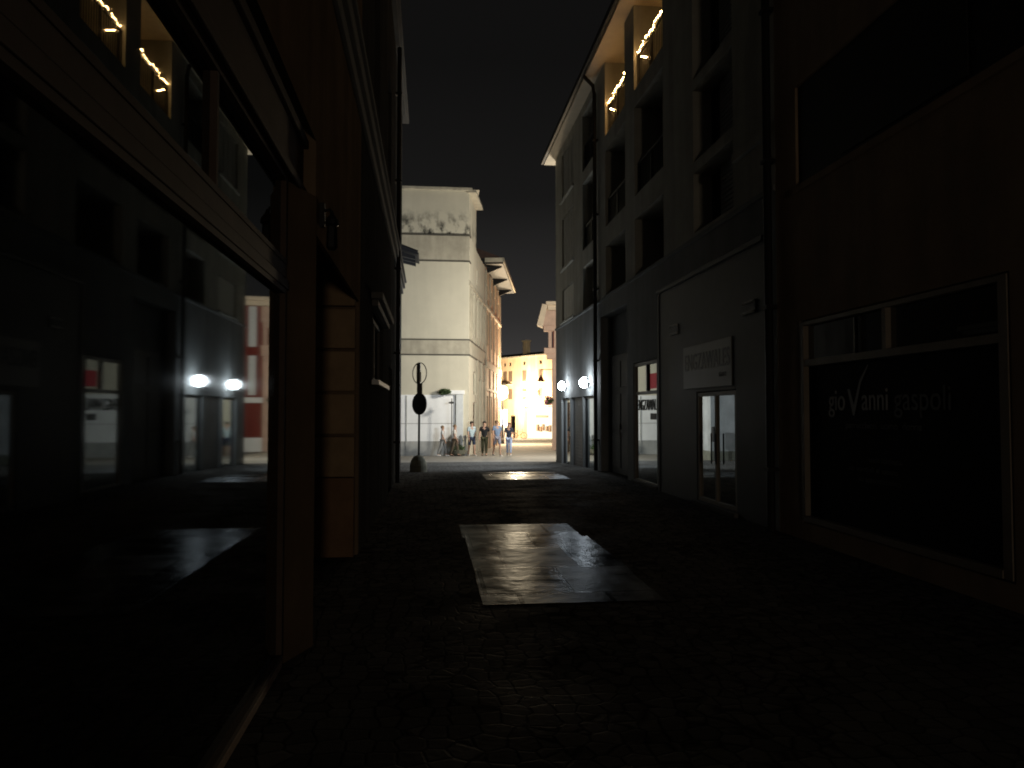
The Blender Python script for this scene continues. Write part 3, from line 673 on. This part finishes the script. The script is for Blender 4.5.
# palazzo with deep eaves further down the side street
p = thing('eaves_house', 'ochre house with deep bracketed eaves beyond the cream building', 'building', FS.pt(14, gz(52), 0))
pw = []
for k in range(4):
    u = 9.3 + k*2.7
    pw += [(u, u+1.0, 5.7, 7.7, .15, True), (u, u+1.0, 8.6, 9.5, .12, True), (u, u+1.0, .2 if k % 2 else -1.0, 2.6, .2, True)]
bm = bmesh.new(); holed(bm, FS, 8.22, 19.8, -1.3, 10.4, pw); fbox(bm, FS, 8.22, 19.8, -1.3, 10.4, -10, -.3)
obj('wall', bm, M['cream2'], p)
bm = bmesh.new(); fbox(bm, FS, 8.2, 20.0, 10.55, 10.68, -10, 1.05); fbox(bm, FS, 8.2, 20.0, 10.68, 10.85, .98, 1.12); fbox(bm, FS, 8.1, 8.2, 10.5, 10.85, -3, 1.1)
obj('eaves', bm, M['black'], p)
bm = bmesh.new(); fbox(bm, FS, 8.0, 20.1, 10.62, 10.86, 1.06, 1.16); fbox(bm, FS, 8.0, 8.09, 10.6, 10.86, .0, 1.16); obj('gutter', bm, M['trim'], p)
for k in range(3):
    u = 9.2 + k*4.6; bm = bmesh.new()
    hexa(bm, [FS.pt(u+x, v, d) for x in (-.05, .05) for v, d in ((10.1, 0), (10.5, .95), (10.55, .95), (10.55, 0))])
    obj('bracket', bm, M['black'], p)
bm = bmesh.new(); quad(bm, FS.pt(8.1,10.86,1.1), FS.pt(20,10.86,1.1), FS.pt(20,13.2,-5), FS.pt(8.1,13.2,-5)); quad(bm, FS.pt(8.1,10.86,-10), FS.pt(20,10.86,-10), FS.pt(20,13.2,-5), FS.pt(8.1,13.2,-5))
vv = [bm.verts.new(q) for q in (FS.pt(8.1,10.86,1.1), FS.pt(8.1,13.2,-5), FS.pt(8.1,10.86,-10))]; bm.faces.new(vv)
obj('roof', bm, M['tile'], p)
bm = bmesh.new()
for v0, v1, dd in ((4.3, 4.7, .12), (7.95, 8.15, .1), (2.9, 3.05, .08)): fbox(bm, FS, 8.25, 19.8, v0, v1, -.1, dd)
for u in (8.6, 11.4, 14.1, 16.8, 19.5): fbox(bm, FS, u-.22, u+.22, -1.2, 10.2, -.1, .06)
obj('mouldings', bm, M['trim'], p)
for w_ in pw: window(p, FS, w_[0], w_[1], w_[2], w_[3], -.06, .08, M['wood'], M['glassD'], mu=((w_[0]+w_[1])/2,))

# low house on the left of the crossing (its eaves show past the corner house)
s = thing('side_house', 'low house with dark tiled eaves poking out past the left corner house', 'building', (-4, 29, gz(29)))
bm = bmesh.new(); bx(bm, -9, -1.35, 28.6, 29.8, -.8, 7.3); obj('wall', bm, M['dado'], s)
bm = bmesh.new(); bx(bm, -9, -1.33, 28.57, 29.82, -.8, .1); obj('dado', bm, M['conc'], s)
bm = bmesh.new()
hexa(bm, [Vector(q) for q in ((-1.6,28.2,7.72),(-.42,28.2,7.35),(-.42,30,7.35),(-1.6,30,7.72),(-1.6,28.2,7.86),(-.42,28.2,7.42),(-.42,30,7.42),(-1.6,30,7.86))])
hexa(bm, [Vector(q) for q in ((-5,28.2,8.9),(-1.6,28.2,7.72),(-1.6,30,7.72),(-5,30,8.9),(-5,28.2,9.1),(-1.6,28.2,7.86),(-1.6,30,7.86),(-5,30,9.1))])
for k in range(6): tube(bm, [(-1.5, 28.25+k*.33, 7.84), (-.46, 28.25+k*.33, 7.46)], .07, 6)
obj('roof', bm, M['door'], s)
for k in range(3):
    bm = bmesh.new(); hexa(bm, [Vector((x, 28.4+k*.65+y, z)) for y in (0, .12) for x, z in ((-1.35, 7.4), (-.55, 7.22), (-.55, 7.34), (-1.35, 7.6))]); obj('rafter', bm, M['door'], s)

# ------------------------------------------------------------------ red building round the right corner
U = Vector((.985, -.17, 0)).normalized(); FRd = Fr((7.25, 45, 0), U, Vector((U.y, -U.x, 0)))
r = thing('red_building', 'red plastered building with cream cornice and corner pilaster behind the right corner', 'building', (11, 44.5, gz(45)))
rh = []
for k in range(5):
    u = .66 + k*2.3
    rh += [(u, u+.42, 5.3, 7.6, .1, True), (u, u+.42, 2.55, 4.8, .1, True)]
bm = bmesh.new(); holed(bm, FRd, 0, 14, .15, 7.7, rh)
SDR = Fr((7.25, 45, 0), (.168, .986, 0), (-.986, .168, 0))
quad(bm, SDR.pt(0,-1,0), SDR.pt(14,-1,0), SDR.pt(14,7.7,0), SDR.pt(0,7.7,0))
fbox(bm, FRd, .01, 14, -1, 7.7, -10, -.3)
obj('wall', bm, M['redw'], r)
bm = bmesh.new(); fbox(bm, FRd, 0, 14, -1, .15, -.1, .05); obj('base_course', bm, M['white'], r)
bm = bmesh.new(); fbox(bm, FRd, 0, 14, 2.12, 2.42, -.1, .08); obj('string_course', bm, M['white'], r)
bm = bmesh.new(); fbox(bm, FRd, -.3, 14, 7.62, 7.9, -10, .25); fbox(bm, FRd, -.4, 14, 7.9, 8.12, -10, .4)
hexa(bm, [FRd.pt(*q) for q in ((-.95,6.75,-.6),(-.6,6.6,-.6),(-.3,7.95,-.6),(-.62,8.0,-.6),(-.95,6.75,.25),(-.6,6.6,.25),(-.3,7.95,.25),(-.62,8.0,.25))])
obj('cornice', bm, mat('cream_stone', (.7, .58, .44), .8, .15, 2, .1, 30), r, bevel=.02)
bm = bmesh.new(); fbox(bm, FRd, -.06, .3, -1, 4.75, -.5, .14); fbox(bm, FRd, -.27, -.07, 5.4, 6.4, -.4, .1); fbox(bm, FRd, .06, .3, 5.4, 6.4, -.4, .12)
fbox(bm, FRd, -.38, .38, 4.75, 5.05, -.6, .2); fbox(bm, FRd, -.52, .4, 5.05, 5.38, -.6, .26)
fbox(bm, FRd, -.55, .32, 6.4, 6.7, -.5, .16); fbox(bm, FRd, -.7, .4, 6.7, 7.6, -.6, .2)
obj('corner_pilaster', bm, M['pink'], r, bevel=.02)
for w_ in rh:
    bm = bmesh.new(); fbox(bm, FRd, w_[0], w_[1], w_[2], w_[3], -.09, -.03)
    for k in range(int((w_[3]-w_[2]-.2)/.09)): fbox(bm, FRd, w_[0]+.04, w_[1]-.04, w_[2]+.08+k*.09, w_[2]+.13+k*.09, -.03, -.02)
    obj('shutter', bm, M['signback'], r)
o = leafy('flower_basket', 'hanging flower basket on the corner pilaster by the lit street', 'flowers', (6.95, 44.6, 2.25), (.26, .26, .26), 150, M['leaf'], 9)
bm = bmesh.new()
for i in range(38):
    t = random.uniform(0, 6.28); ball(bm, (6.85+.25*math.cos(t)*random.uniform(.4,1), 44.6-.2*random.uniform(-.5,1), 2.25+random.uniform(-.22,.28)), random.uniform(.03,.05), 6, 4)
obj('blossom', bm, mat('pink_petals', (.8, .25, .35), .6, .4, 9, 0), o)
bm = bmesh.new(); tube(bm, [(7.1, 44.7, 2.75), (6.85, 44.6, 2.75), (6.85, 44.6, 2.4)], .012, 6); lathe(bm, [(.08, 2.0), (.2, 2.15), (.22, 2.2)], (6.85, 44.6, 0), 12); obj('basket', bm, M['wood'], o)

# hanging lamp
o = thing('hanging_lamp', 'dark conical lamp shade hanging unlit over the bright street', 'lamp', (7.55, 52, 4.4))
bm = bmesh.new(); tube(bm, [(8.6, 52, 4.5), (7.55, 52, 4.5)], .025, 8); tube(bm, [(7.55, 52, 4.5), (7.55, 52, 4.1)], .02, 6); obj('bracket_arm', bm, M['dark'], o)
bm = bmesh.new(); lathe(bm, [(.03, 4.15), (.06, 4.05), (.2, 3.82), (.27, 3.7), (.26, 3.68)], (7.55, 52, 0), 16); obj('lamp_shade', bm, M['wood'], o)

# ------------------------------------------------------------------ far orange building with the lit shop
UF = Vector((.53, -.848, 0)).normalized(); FF = Fr((6.2, 90.5, 0), UF, Vector((UF.y, -UF.x, 0)))
f = thing('orange_building', 'orange lit house closing the far street with shuttered windows and a chimney', 'building', FF.pt(8, gz(84)))
fh = []
for u in (1.6, 3.9, 4.9, 7.4, 10.2, 12.4, 14.6):
    fh += [(u, u+.75, 5.0, 6.2, .12, True), (u, u+.75, 3.0, 4.2, .12, True), (u+.17, u+.57, 6.75, 7.15, .1, True)]
fh += [(1.2, 2.2, -1.5, 1.2, .2, True), (3.6, 4.4, -1.5, 1.2, .2, True), (5.2, 6.2, -1.5, 1.2, .2, True), (7.75, 12.6, -1.5, 2.15, .45, True)]
bm = bmesh.new(); holed(bm, FF, -3, 18, -1.6, 7.6, fh); fbox(bm, FF, -3, 18, -1.6, 7.6, -9, -1.7)
obj('wall', bm, M['orange'], f)
bm = bmesh.new(); fbox(bm, FF, -3.2, 18.2, 7.6, 7.75, -9, .35); obj('eaves', bm, M['trim'], f)
bm = bmesh.new(); quad(bm, FF.pt(-3.2,7.75,.4), FF.pt(18.2,7.75,.4), FF.pt(18.2,8.6,-4.5), FF.pt(-3.2,8.6,-4.5)); quad(bm, FF.pt(-3.2,7.75,-9), FF.pt(18.2,7.75,-9), FF.pt(18.2,8.6,-4.5), FF.pt(-3.2,8.6,-4.5)); rf = obj('roof', bm, M['tile'], f); WORLD[rf.name] = Matrix()
bm = bmesh.new(); fbox(bm, FF, 6.4, 7.0, 7.9, 9.5, -1.5, -.9); fbox(bm, FF, 6.3, 7.1, 9.5, 9.62, -1.6, -.8); subobj('chimney', bm, M['trim'], rf)
for w_ in fh[:-4]:
    if w_[3] - w_[2] < .6: window(f, FF, w_[0], w_[1], w_[2], w_[3], -.05, .06, M['wood'], M['glassD'])
    else:
        bm = bmesh.new(); fbox(bm, FF, w_[0], (w_[0]+w_[1])/2-.01, w_[2], w_[3], -.1, -.03); fbox(bm, FF, (w_[0]+w_[1])/2+.01, w_[1], w_[2], w_[3], -.1, -.03); obj('shutter', bm, M['wood'], f)
for w_ in fh[-4:-1]: window(f, FF, w_[0], w_[1], w_[2], w_[3], -.1, .1, M['wood'], M['glassD'], name='door')
bm = bmesh.new(); fbox(bm, FF, 3.8, 5.7, 4.6, 4.7, 0, .7); obj('balcony_slab', bm, M['trim'], f)
bm = bmesh.new(); fbox(bm, FF, 3.0, 7.3, -1.5, -.55, 1.2, 1.5); obj('terrace_wall', bm, M['pink'], f)
shopglow = emis('lit_shop_interior', (1, .88, .62), 1.6)
bm = bmesh.new(); fbox(bm, FF, 7.77, 12.58, -1.45, 2.13, -.44, -.38); obj('lit_back_wall', bm, shopglow, f)
bm = bmesh.new()
for u, z0, z1 in ((9.6, -.45, .25), (10.1, -.5, .05), (10.5, -.4, .3), (11.1, -.45, .1), (11.6, -.5, .2)): fbox(bm, FF, u, u+.3, z0, z1, -.37, -.2)
fbox(bm, FF, 9.4, 11.4, 1.0, 1.25, -.37, -.3)
obj('display', bm, M['wood'], f)
bm = bmesh.new(); fbox(bm, FF, 7.6, 12.7, 2.2, 2.75, .02, .1); sgn = obj('shop_fascia', bm, M['trim'], f); WORLD[sgn.name] = Matrix()
o = thing('shop_floodlight', 'glaring bar lamp over the lit shop front in the far street', 'lamp', FF.pt(9.4, 2.1, .3))
bm = bmesh.new(); tube(bm, [FF.pt(8.5, 3.4, 0), FF.pt(8.5, 3.5, .45)], .03); tube(bm, [FF.pt(10.0, 3.4, 0), FF.pt(10.0, 3.5, .45)], .03); obj('bracket', bm, M['dark'], o)
bm = bmesh.new(); fbox(bm, FF, 8.3, 10.2, 3.3, 3.75, .4, .7); obj('lamp_bar', bm, emis('bar_lamp', (1, .8, .45), 25), o)
lamp('bar_light', FF.pt(9.4, 3.0, 3.0), 6500, (1, .79, .52), .4, o)
bm = bmesh.new(); fbox(bm, FF, 8.2, 13.4, gz(84)+.0, gz(84)+.04, .3, 1.6); tag(obj('door_mat', bm, mat('red_mat', (.6, .08, .05), .8, .2, 8, 0)), 'red carpet strip on the ground in front of the lit shop', 'carpet')

# lamp post + light box in the side street
o = thing('street_lamp', 'lit street lamp glaring warm yellow beside the ochre house', 'street lamp', (5.62, 59.5, gz(59.5)))
bm = bmesh.new(); tube(bm, [(5.62, 59.5, gz(59.5)-.05), (5.62, 59.5, 2.6)], [.09, .05], 10); lathe(bm, [(.16, -.9), (.16, -.55), (.09, -.4)], (5.62, 59.5, 0), 12); obj('post', bm, M['dark'], o)
bm = bmesh.new(); lathe(bm, [(.08, 2.55), (.32, 2.7), (.42, 3.1), (.36, 3.5), (.1, 3.65)], (5.62, 59.5, 0), 14); obj('lamp_globe', bm, emis('sodium_globe', (1, .78, .36), 22), o, smooth=True)
bm = bmesh.new(); lathe(bm, [(.3, 3.64), (.2, 3.75), (.04, 3.85)], (5.62, 59.5, 0), 12); obj('lamp_cap', bm, M['dark'], o)
lamp('street_lamp_light', (6.7, 58.5, 3.3), 6500, (1, .78, .5), .6, o)
o = thing('light_box', 'glowing white advertising light box standing on the far pavement', 'light box', (5.9, 61.5, gz(61.5)))
bm = bmesh.new(); bx(bm, 5.62, 6.2, 61.45, 61.7, gz(61.5)-.02, .55); bx(bm, 5.6, 6.22, 61.44, 61.71, 1.75, 1.82); obj('cabinet', bm, M['dado'], o)
bm = bmesh.new(); bx(bm, 5.64, 6.18, 61.42, 61.7, .55, 1.75); obj('lit_face', bm, emis('box_face', (.85, .9, 1), 9), o)

# street lamp of the cross street, behind the right corner: lights the crossing
o = thing('street_lamp', 'tall white street lamp standing in the cross street behind the right corner', 'street lamp', (8.2, 33.5, gz(33.5)))
bm = bmesh.new(); tube(bm, [(8.2, 33.5, gz(33.5)-.05), (8.2, 33.5, 5.6)], [.09, .05], 10); tube(bm, [(8.2, 33.5, 5.6), (7.9, 33.5, 5.85), (7.4, 33.5, 5.9)], .04); obj('post', bm, M['dark'], o)
bm = bmesh.new(); bx(bm, 7.0, 7.55, 33.35, 33.65, 5.85, 5.98); obj('lamp_head', bm, M['dark'], o, bevel=.02)
bm = bmesh.new(); bx(bm, 7.05, 7.5, 33.38, 33.62, 5.82, 5.848); obj('lamp_lens', bm, emis('lamp_lens', (1, .96, .86), 20), o)
lamp('crossing_light', (7.25, 33.5, 4.9), 2950, (1, .94, .82), .35, o)

# ------------------------------------------------------------------ small street things
o = thing('street_post', 'thin dark post with a small round plate in front of the white wall', 'post', (1.06, 37.3, gz(37.3)))
bm = bmesh.new(); tube(bm, [(1.06, 37.3, gz(37.3)-.02), (1.06, 37.3, 2.25)], .022, 8); obj('pole', bm, M['dark'], o)
bm = bmesh.new(); disc(bm, (1.04, 37.27, 2.05), (0, -.3, 1), .13, .03, 16); obj('plate', bm, M['dark'], o)
o = thing('planter', 'low dark bowl planter at the foot of the grey pier', 'planter', (1.42, 37.2, gz(37.2)))
bm = bmesh.new(); lathe(bm, [(.16, gz(37.2)-.01), (.3, gz(37.2)+.1), (.36, gz(37.2)+.28), (.31, gz(37.2)+.29)], (1.42, 37.2, 0), 16); obj('bowl', bm, M['conc'], o)
bm = bmesh.new(); random.seed(12)
for i in range(60):
    q = Vector((1.42+random.gauss(0,.15), 37.2+random.gauss(0,.12), gz(37.2)+.3+abs(random.gauss(0,.12)))); A = Vector((random.gauss(0,1), random.gauss(0,1), random.gauss(0,1))).normalized(); B = A.orthogonal()
    quad(bm, q-A*.07, q+B*.03, q+A*.07, q-B*.03)
obj('foliage', bm, M['leaf'], o)
for k, (x, lb) in enumerate(((1.27, 'slim dark bollard by the grey pier, nearest the thin post'), (1.5, 'slim dark bollard in the middle of the three by the grey pier'), (1.72, 'slim dark bollard by the grey pier, nearest the walkers'))):
    bm = bmesh.new(); g0 = gz(37.6); lathe(bm, [(.06, g0-.01), (.055, g0+.85), (.075, g0+.87), (.075, g0+.95), (.03, g0+1.0)], (x, 37.6, 0), 12)
    tag(obj('bollard', bm, M['dado'], smooth=False), lb, 'bollard', 'bollards by the grey pier')
o = thing('parking_meter', 'black box headed post at the left of the crossing, mirrored in the shop door', 'parking meter', (-.95+.0, 27.6, gz(27.6)))
g0 = gz(27.6)
o.location.x = -1.13; WORLD[o.name] = Matrix.Translation(o.location)
bm = bmesh.new(); bx(bm, -1.16, -1.10, 27.57, 27.63, g0-.02, .55); obj('pole', bm, M['black'], o)
bm = bmesh.new(); bx(bm, -1.24, -1.03, 27.5, 27.7, .5, 1.05); obj('meter_box', bm, M['black'], o, bevel=.02)
# bicycle
o = thing('bicycle', 'parked bicycle with dark frame beside the lit far shop', 'bicycle', (9.3, 80, gz(80)))
B0 = Vector((9.3, 80, gz(80))); D = Vector((.95, -.3, 0)).normalized()
def bp(x, z): return B0 + D*x + Vector((0, 0, z))
for x in (-.52, .52):
    bm = bmesh.new(); tube(bm, [bp(x+.33*math.cos(t*math.pi/12), .34+.33*math.sin(t*math.pi/12)) for t in range(25)], .03, 6, False)
    for t in range(8): tube(bm, [bp(x, .34), bp(x+.32*math.cos(t*math.pi/4), .34+.32*math.sin(t*math.pi/4))], .004, 4)
    obj('wheel', bm, M['rubber'], o)
bm = bmesh.new()
for A, C_ in (((-.52,.34),(-.08,.32)), ((-.08,.32),(-.2,.82)), ((-.52,.34),(-.17,.72)), ((-.17,.72),(.36,.78)), ((-.08,.32),(.38,.68)), ((.52,.34),(.34,.95))): tube(bm, [bp(*A), bp(*C_)], .018, 8)
obj('frame', bm, M['dark'], o)
bm = bmesh.new(); q = Vector((-D.y, D.x, 0)); tube(bm, [bp(.30,1.0)+q*.26, bp(.36,1.0)+q*.05, bp(.36,1.0)-q*.05, bp(.30,1.0)-q*.26], .015, 6); tube(bm, [bp(.34,.95), bp(.36,1.0)], .015); obj('handlebar', bm, M['dark'], o)
bm = bmesh.new(); ball(bm, bp(-.2,.86), .1, 10, 6, (1.3, .8, .4)); obj('saddle', bm, M['black'], o)

# ------------------------------------------------------------------ people
def skin_mesh(name, verts, edges, radii, m, parent, sub=1, root=0):
    me = bpy.data.meshes.new(name); me.from_pydata(verts, edges, []); t = bpy.data.objects.new(name, me); COL.objects.link(t)
    sk = t.modifiers.new('skin', 'SKIN'); sk.use_smooth_shade = True
    lay = me.skin_vertices[0] if me.skin_vertices else None
    if lay is None:
        bpy.context.view_layer.objects.active = t; lay = me.skin_vertices[0]
    for i, rr in enumerate(radii):
        lay.data[i].radius = rr if isinstance(rr, tuple) else (rr, rr); lay.data[i].use_root = (i == root)
    s_ = t.modifiers.new('sub', 'SUBSURF'); s_.levels = s_.render_levels = sub
    dg = bpy.context.evaluated_depsgraph_get(); dg.update()
    out = bpy.data.meshes.new_from_object(t.evaluated_get(dg)); bpy.data.objects.remove(t)
    out.materials.clear(); out.materials.append(m); out.name = name
    for pl in out.polygons: pl.use_smooth = True
    o = bpy.data.objects.new(name, out); COL.objects.link(o); o.parent = parent
    return o
def person(label, x, y, H, rz, stride, shirt, lower, shoe, hair, long_hair=False, shorts=True, arm=.15, sleeve=True):
    root = thing('person', label, 'person', (x, y, gz(y)), 'people walking at the crossing', rz)
    k = H/1.7; st = stride
    def V(*a): return tuple(v*k for v in a)
    vs, es, rs = [], [], []
    def add(p, r, par=None):
        vs.append(V(*p)); rs.append(tuple(q*k for q in r) if isinstance(r, tuple) else r*k)
        if par is not None: es.append((par, len(vs)-1))
        return len(vs)-1
    pel = add((0,0,.93), (.135,.1)); sp = add((0,0,1.1), (.12,.09), pel); ch = add((0,-.01,1.3), (.15,.1), sp); nk = add((0,0,1.44), (.06,.06), ch)
    hb = add((0,-.015,1.52), (.062,.07), nk); hm = add((0,-.02,1.60), (.075,.09), hb); add((0,-.01,1.685), (.05,.06), hm)
    add((0,-.115,1.575), .014, hm)                                        # nose
    for s_ in (-1, 1): add((s_*.082,0,1.585), .016, hm)                   # ears
    jo = {}
    for s_ in (-1, 1):
        sh = add((s_*.17,0,1.385), .06, ch); a1 = arm*s_*(1 if st else .2)
        el = add((s_*.225, a1*.5, 1.12), .042, sh); wr = add((s_*.235, a1-.05, .88), .028, el); pm = add((s_*.235, a1-.07, .81), (.018,.034), wr)
        for j, (dy, L_) in enumerate(((-.03,.075), (-.01,.085), (.01,.08), (.028,.062))):
            f1 = add((s_*.233, a1-.075+dy, .775), .009, pm); add((s_*.222, a1-.08+dy, .775-L_), .0075, f1)
        th = add((s_*.22, a1-.11, .80), .010, pm); add((s_*.21, a1-.13, .765), .008, th)
        hp = add((s_*.085, 0, .88), (.085,.09), pel); ky = -.12*st*s_; 
        kn = add((s_*.09, ky-.02, .49), .058, hp); an = add((s_*.095, ky*1.7+.04*abs(st), .085), .04, kn); toe = add((s_*.1, ky*1.7-.15, .035), (.035,.028), an)
        jo[s_] = (vs[sh], vs[el], vs[hp], vs[kn], vs[an], vs[toe])
    skin_mesh('body', vs, es, rs, M['skin'], root, 1, pel)
    # shirt
    v2, e2, r2 = [], [], []
    for pnt, rr in (((0,0,.86), (.165,.13)), ((0,0,1.1), (.145,.115)), ((0,-.01,1.3), (.17,.12)), ((0,0,1.42), (.075,.075))):
        v2.append(V(*pnt)); r2.append(tuple(q*k for q in rr)); 
        if len(v2) > 1: e2.append((len(v2)-2, len(v2)-1))
    for s_ in (-1, 1):
        sh, el = Vector(jo[s_][0]), Vector(jo[s_][1]); v2.append(tuple(sh)); r2.append((.075*k,)*2); e2.append((2, len(v2)-1)); v2.append(tuple(sh.lerp(el, .75))); r2.append((.065*k,)*2); e2.append((len(v2)-2, len(v2)-1))
    skin_mesh('shirt', v2, e2, r2, shirt, root, 1, 1)
    # shorts / trousers
    v2, e2, r2 = [V(0,0,.95)], [], [(.14*k,.11*k)]
    for s_ in (-1, 1):
        hp, kn, an = Vector(jo[s_][2]), Vector(jo[s_][3]), Vector(jo[s_][4])
        v2.append(tuple(hp)); r2.append((.1*k,.105*k)); e2.append((0, len(v2)-1))
        v2.append(tuple(hp.lerp(kn, .95))); r2.append((.08*k,)*2); e2.append((len(v2)-2, len(v2)-1))
        if not shorts: v2.append(tuple(kn.lerp(an, .95))); r2.append((.055*k,)*2); e2.append((len(v2)-2, len(v2)-1))
    skin_mesh('shorts' if shorts else 'trousers', v2, e2, r2, lower, root, 1, 0)
    for s_ in (-1, 1):
        an, toe = Vector(jo[s_][4]), Vector(jo[s_][5]); hl = an + Vector((0, .05*k, -.04*k))
        o_ = skin_mesh('shoe', [tuple(hl), tuple(an.lerp(toe, .5)+Vector((0,0,-.015*k))), tuple(toe)], [(0,1),(1,2)], [(.045*k,.045*k), (.05*k,.042*k), (.042*k,.03*k)], shoe, root, 1, 0)
    bm = bmesh.new(); ball(bm, Vector(V(0, .012, 1.625)), .1*k, 12, 8, (.95, 1.08, .92))
    if long_hair:
        ball(bm, Vector(V(0, .06, 1.5)), .1*k, 10, 8, (1.0, .6, 1.5)); ball(bm, Vector(V(0, .07, 1.38)), .08*k, 10, 8, (1.1, .5, 1.5))
    me = bpy.data.meshes.new('hair'); bm.to_mesh(me); bm.free(); me.materials.append(hair)
    for pl in me.polygons: pl.use_smooth = True
    ho = bpy.data.objects.new('hair', me); COL.objects.link(ho); ho.parent = root
    return root
def cm(name, col): return mat(name, col, .85, .15, 12, 0)
dk = cm('dark_hair', (.02, .015, .012)); bh = cm('brown_hair', (.07, .035, .02)); bl = cm('fair_hair', (.2, .13, .07))
wsh = cm('white_shoes', (.75, .75, .72)); bsh = cm('black_shoes', (.015, .015, .015))
person('person in a pale blue shirt and dark shorts by the grey pier', 2.02, 37.2, 1.66, R(20), .9, cm('pale_blue_cloth', (.42, .52, .56)), cm('navy_cloth', (.03, .04, .07)), wsh, dk)
person('person in a black T-shirt and dark olive trousers facing the camera', 2.62, 37.0, 1.66, R(-5), .35, cm('black_cloth', (.012, .012, .014)), cm('olive_cloth', (.05, .05, .025)), bsh, dk, shorts=False)
person('person in a loose blue T-shirt and white shoes in mid stride', 3.22, 36.9, 1.7, R(15), 1.25, cm('slate_blue_cloth', (.16, .22, .33)), cm('grey_blue_cloth', (.22, .22, .27)), wsh, bl)
person('person with long brown hair in a navy top and light jeans', 3.85, 37.4, 1.6, R(-12), .6, cm('dark_navy_cloth', (.025, .03, .05)), cm('light_jeans', (.33, .4, .58)), wsh, bh, long_hair=True, shorts=False)
person('person in light grey clothes passing in front of the white wall', .62, 37.0, 1.45, R(75), 1.1, cm('light_grey_cloth', (.5, .5, .49)), cm('grey_cloth', (.27, .27, .26)), wsh, bl, shorts=False)
person('person in a pale top and brown trousers beside the thin post', 1.2, 36.9, 1.5, R(70), .9, cm('pale_top', (.5, .47, .43)), cm('brown_cloth', (.1, .075, .05)), bsh, bl, shorts=False)

# ------------------------------------------------------------------ hill with haze glow put in as emission
hm_ = mat('hill_woods_glow', (.04, .045, .04), .9, .2, .02, 0)
ph = hm_.node_tree.nodes['Principled BSDF']; ph.inputs['Emission Color'].default_value = (1, .95, .9, 1); ph.inputs['Emission Strength'].default_value = .028  # weak emission stands in for lit haze over the woods
bm = bmesh.new(); pr = []
for i in range(41):
    x = -300 + i*20; hgt = 26 + 9*math.sin(i*.35+1) + 3*math.sin(i*1.3)
    pr.append((bm.verts.new((x, 420, -2)), bm.verts.new((x, 470, hgt*.7)), bm.verts.new((x, 540, hgt))))
for A, B_ in zip(pr, pr[1:]):
    bm.faces.new((A[0], B_[0], B_[1], A[1])); bm.faces.new((A[1], B_[1], B_[2], A[2]))
struct('hill', bm, hm_)

# ------------------------------------------------------------------ sky, camera, lights
wd = bpy.data.worlds.new('World'); S.world = wd; wd.use_nodes = True
N = wd.node_tree.nodes; L = wd.node_tree.links; bg = N['Background']
tc = N.new('ShaderNodeTexCoord'); sx = N.new('ShaderNodeSeparateXYZ'); L.new(tc.outputs['Generated'], sx.inputs[0])
rp = N.new('ShaderNodeValToRGB'); L.new(sx.outputs['Z'], rp.inputs['Fac'])
els = rp.color_ramp.elements
els[0].position = 0; els[0].color = (.058, .054, .051, 1); els[1].position = 1; els[1].color = (.0042, .004, .0039, 1)
for ps, cc in ((.07, (.043, .0405, .0395)), (.12, (.027, .0258, .0252)), (.27, (.0085, .0082, .008)), (.42, (.005, .0048, .0047))):
    e = els.new(ps); e.color = (*cc, 1)
L.new(rp.outputs['Color'], bg.inputs['Color']); bg.inputs['Strength'].default_value = 1
lamp('lane_light', (1.9, -20, 1.3), 1000, (1, .8, .6), .5)

cam = bpy.data.cameras.new('Camera'); co = bpy.data.objects.new('Camera', cam); COL.objects.link(co)
cam.sensor_width = 36; cam.lens = 36*770/1024; cam.clip_end = 3000; cam.clip_start = .05
co.location = (0, 0, 1.6); co.rotation_euler = (R(90+2.08), 0, R(-6.1)); S.camera = co
S.view_settings.view_transform = 'Standard'; S.view_settings.look = 'None'; S.view_settings.exposure = 0
S.render.engine = 'CYCLES'
S.cycles.use_denoising = True
S.cycles.max_bounces = 8
S.cycles.sample_clamp_indirect = 4
S.cycles.filter_width = 1.9
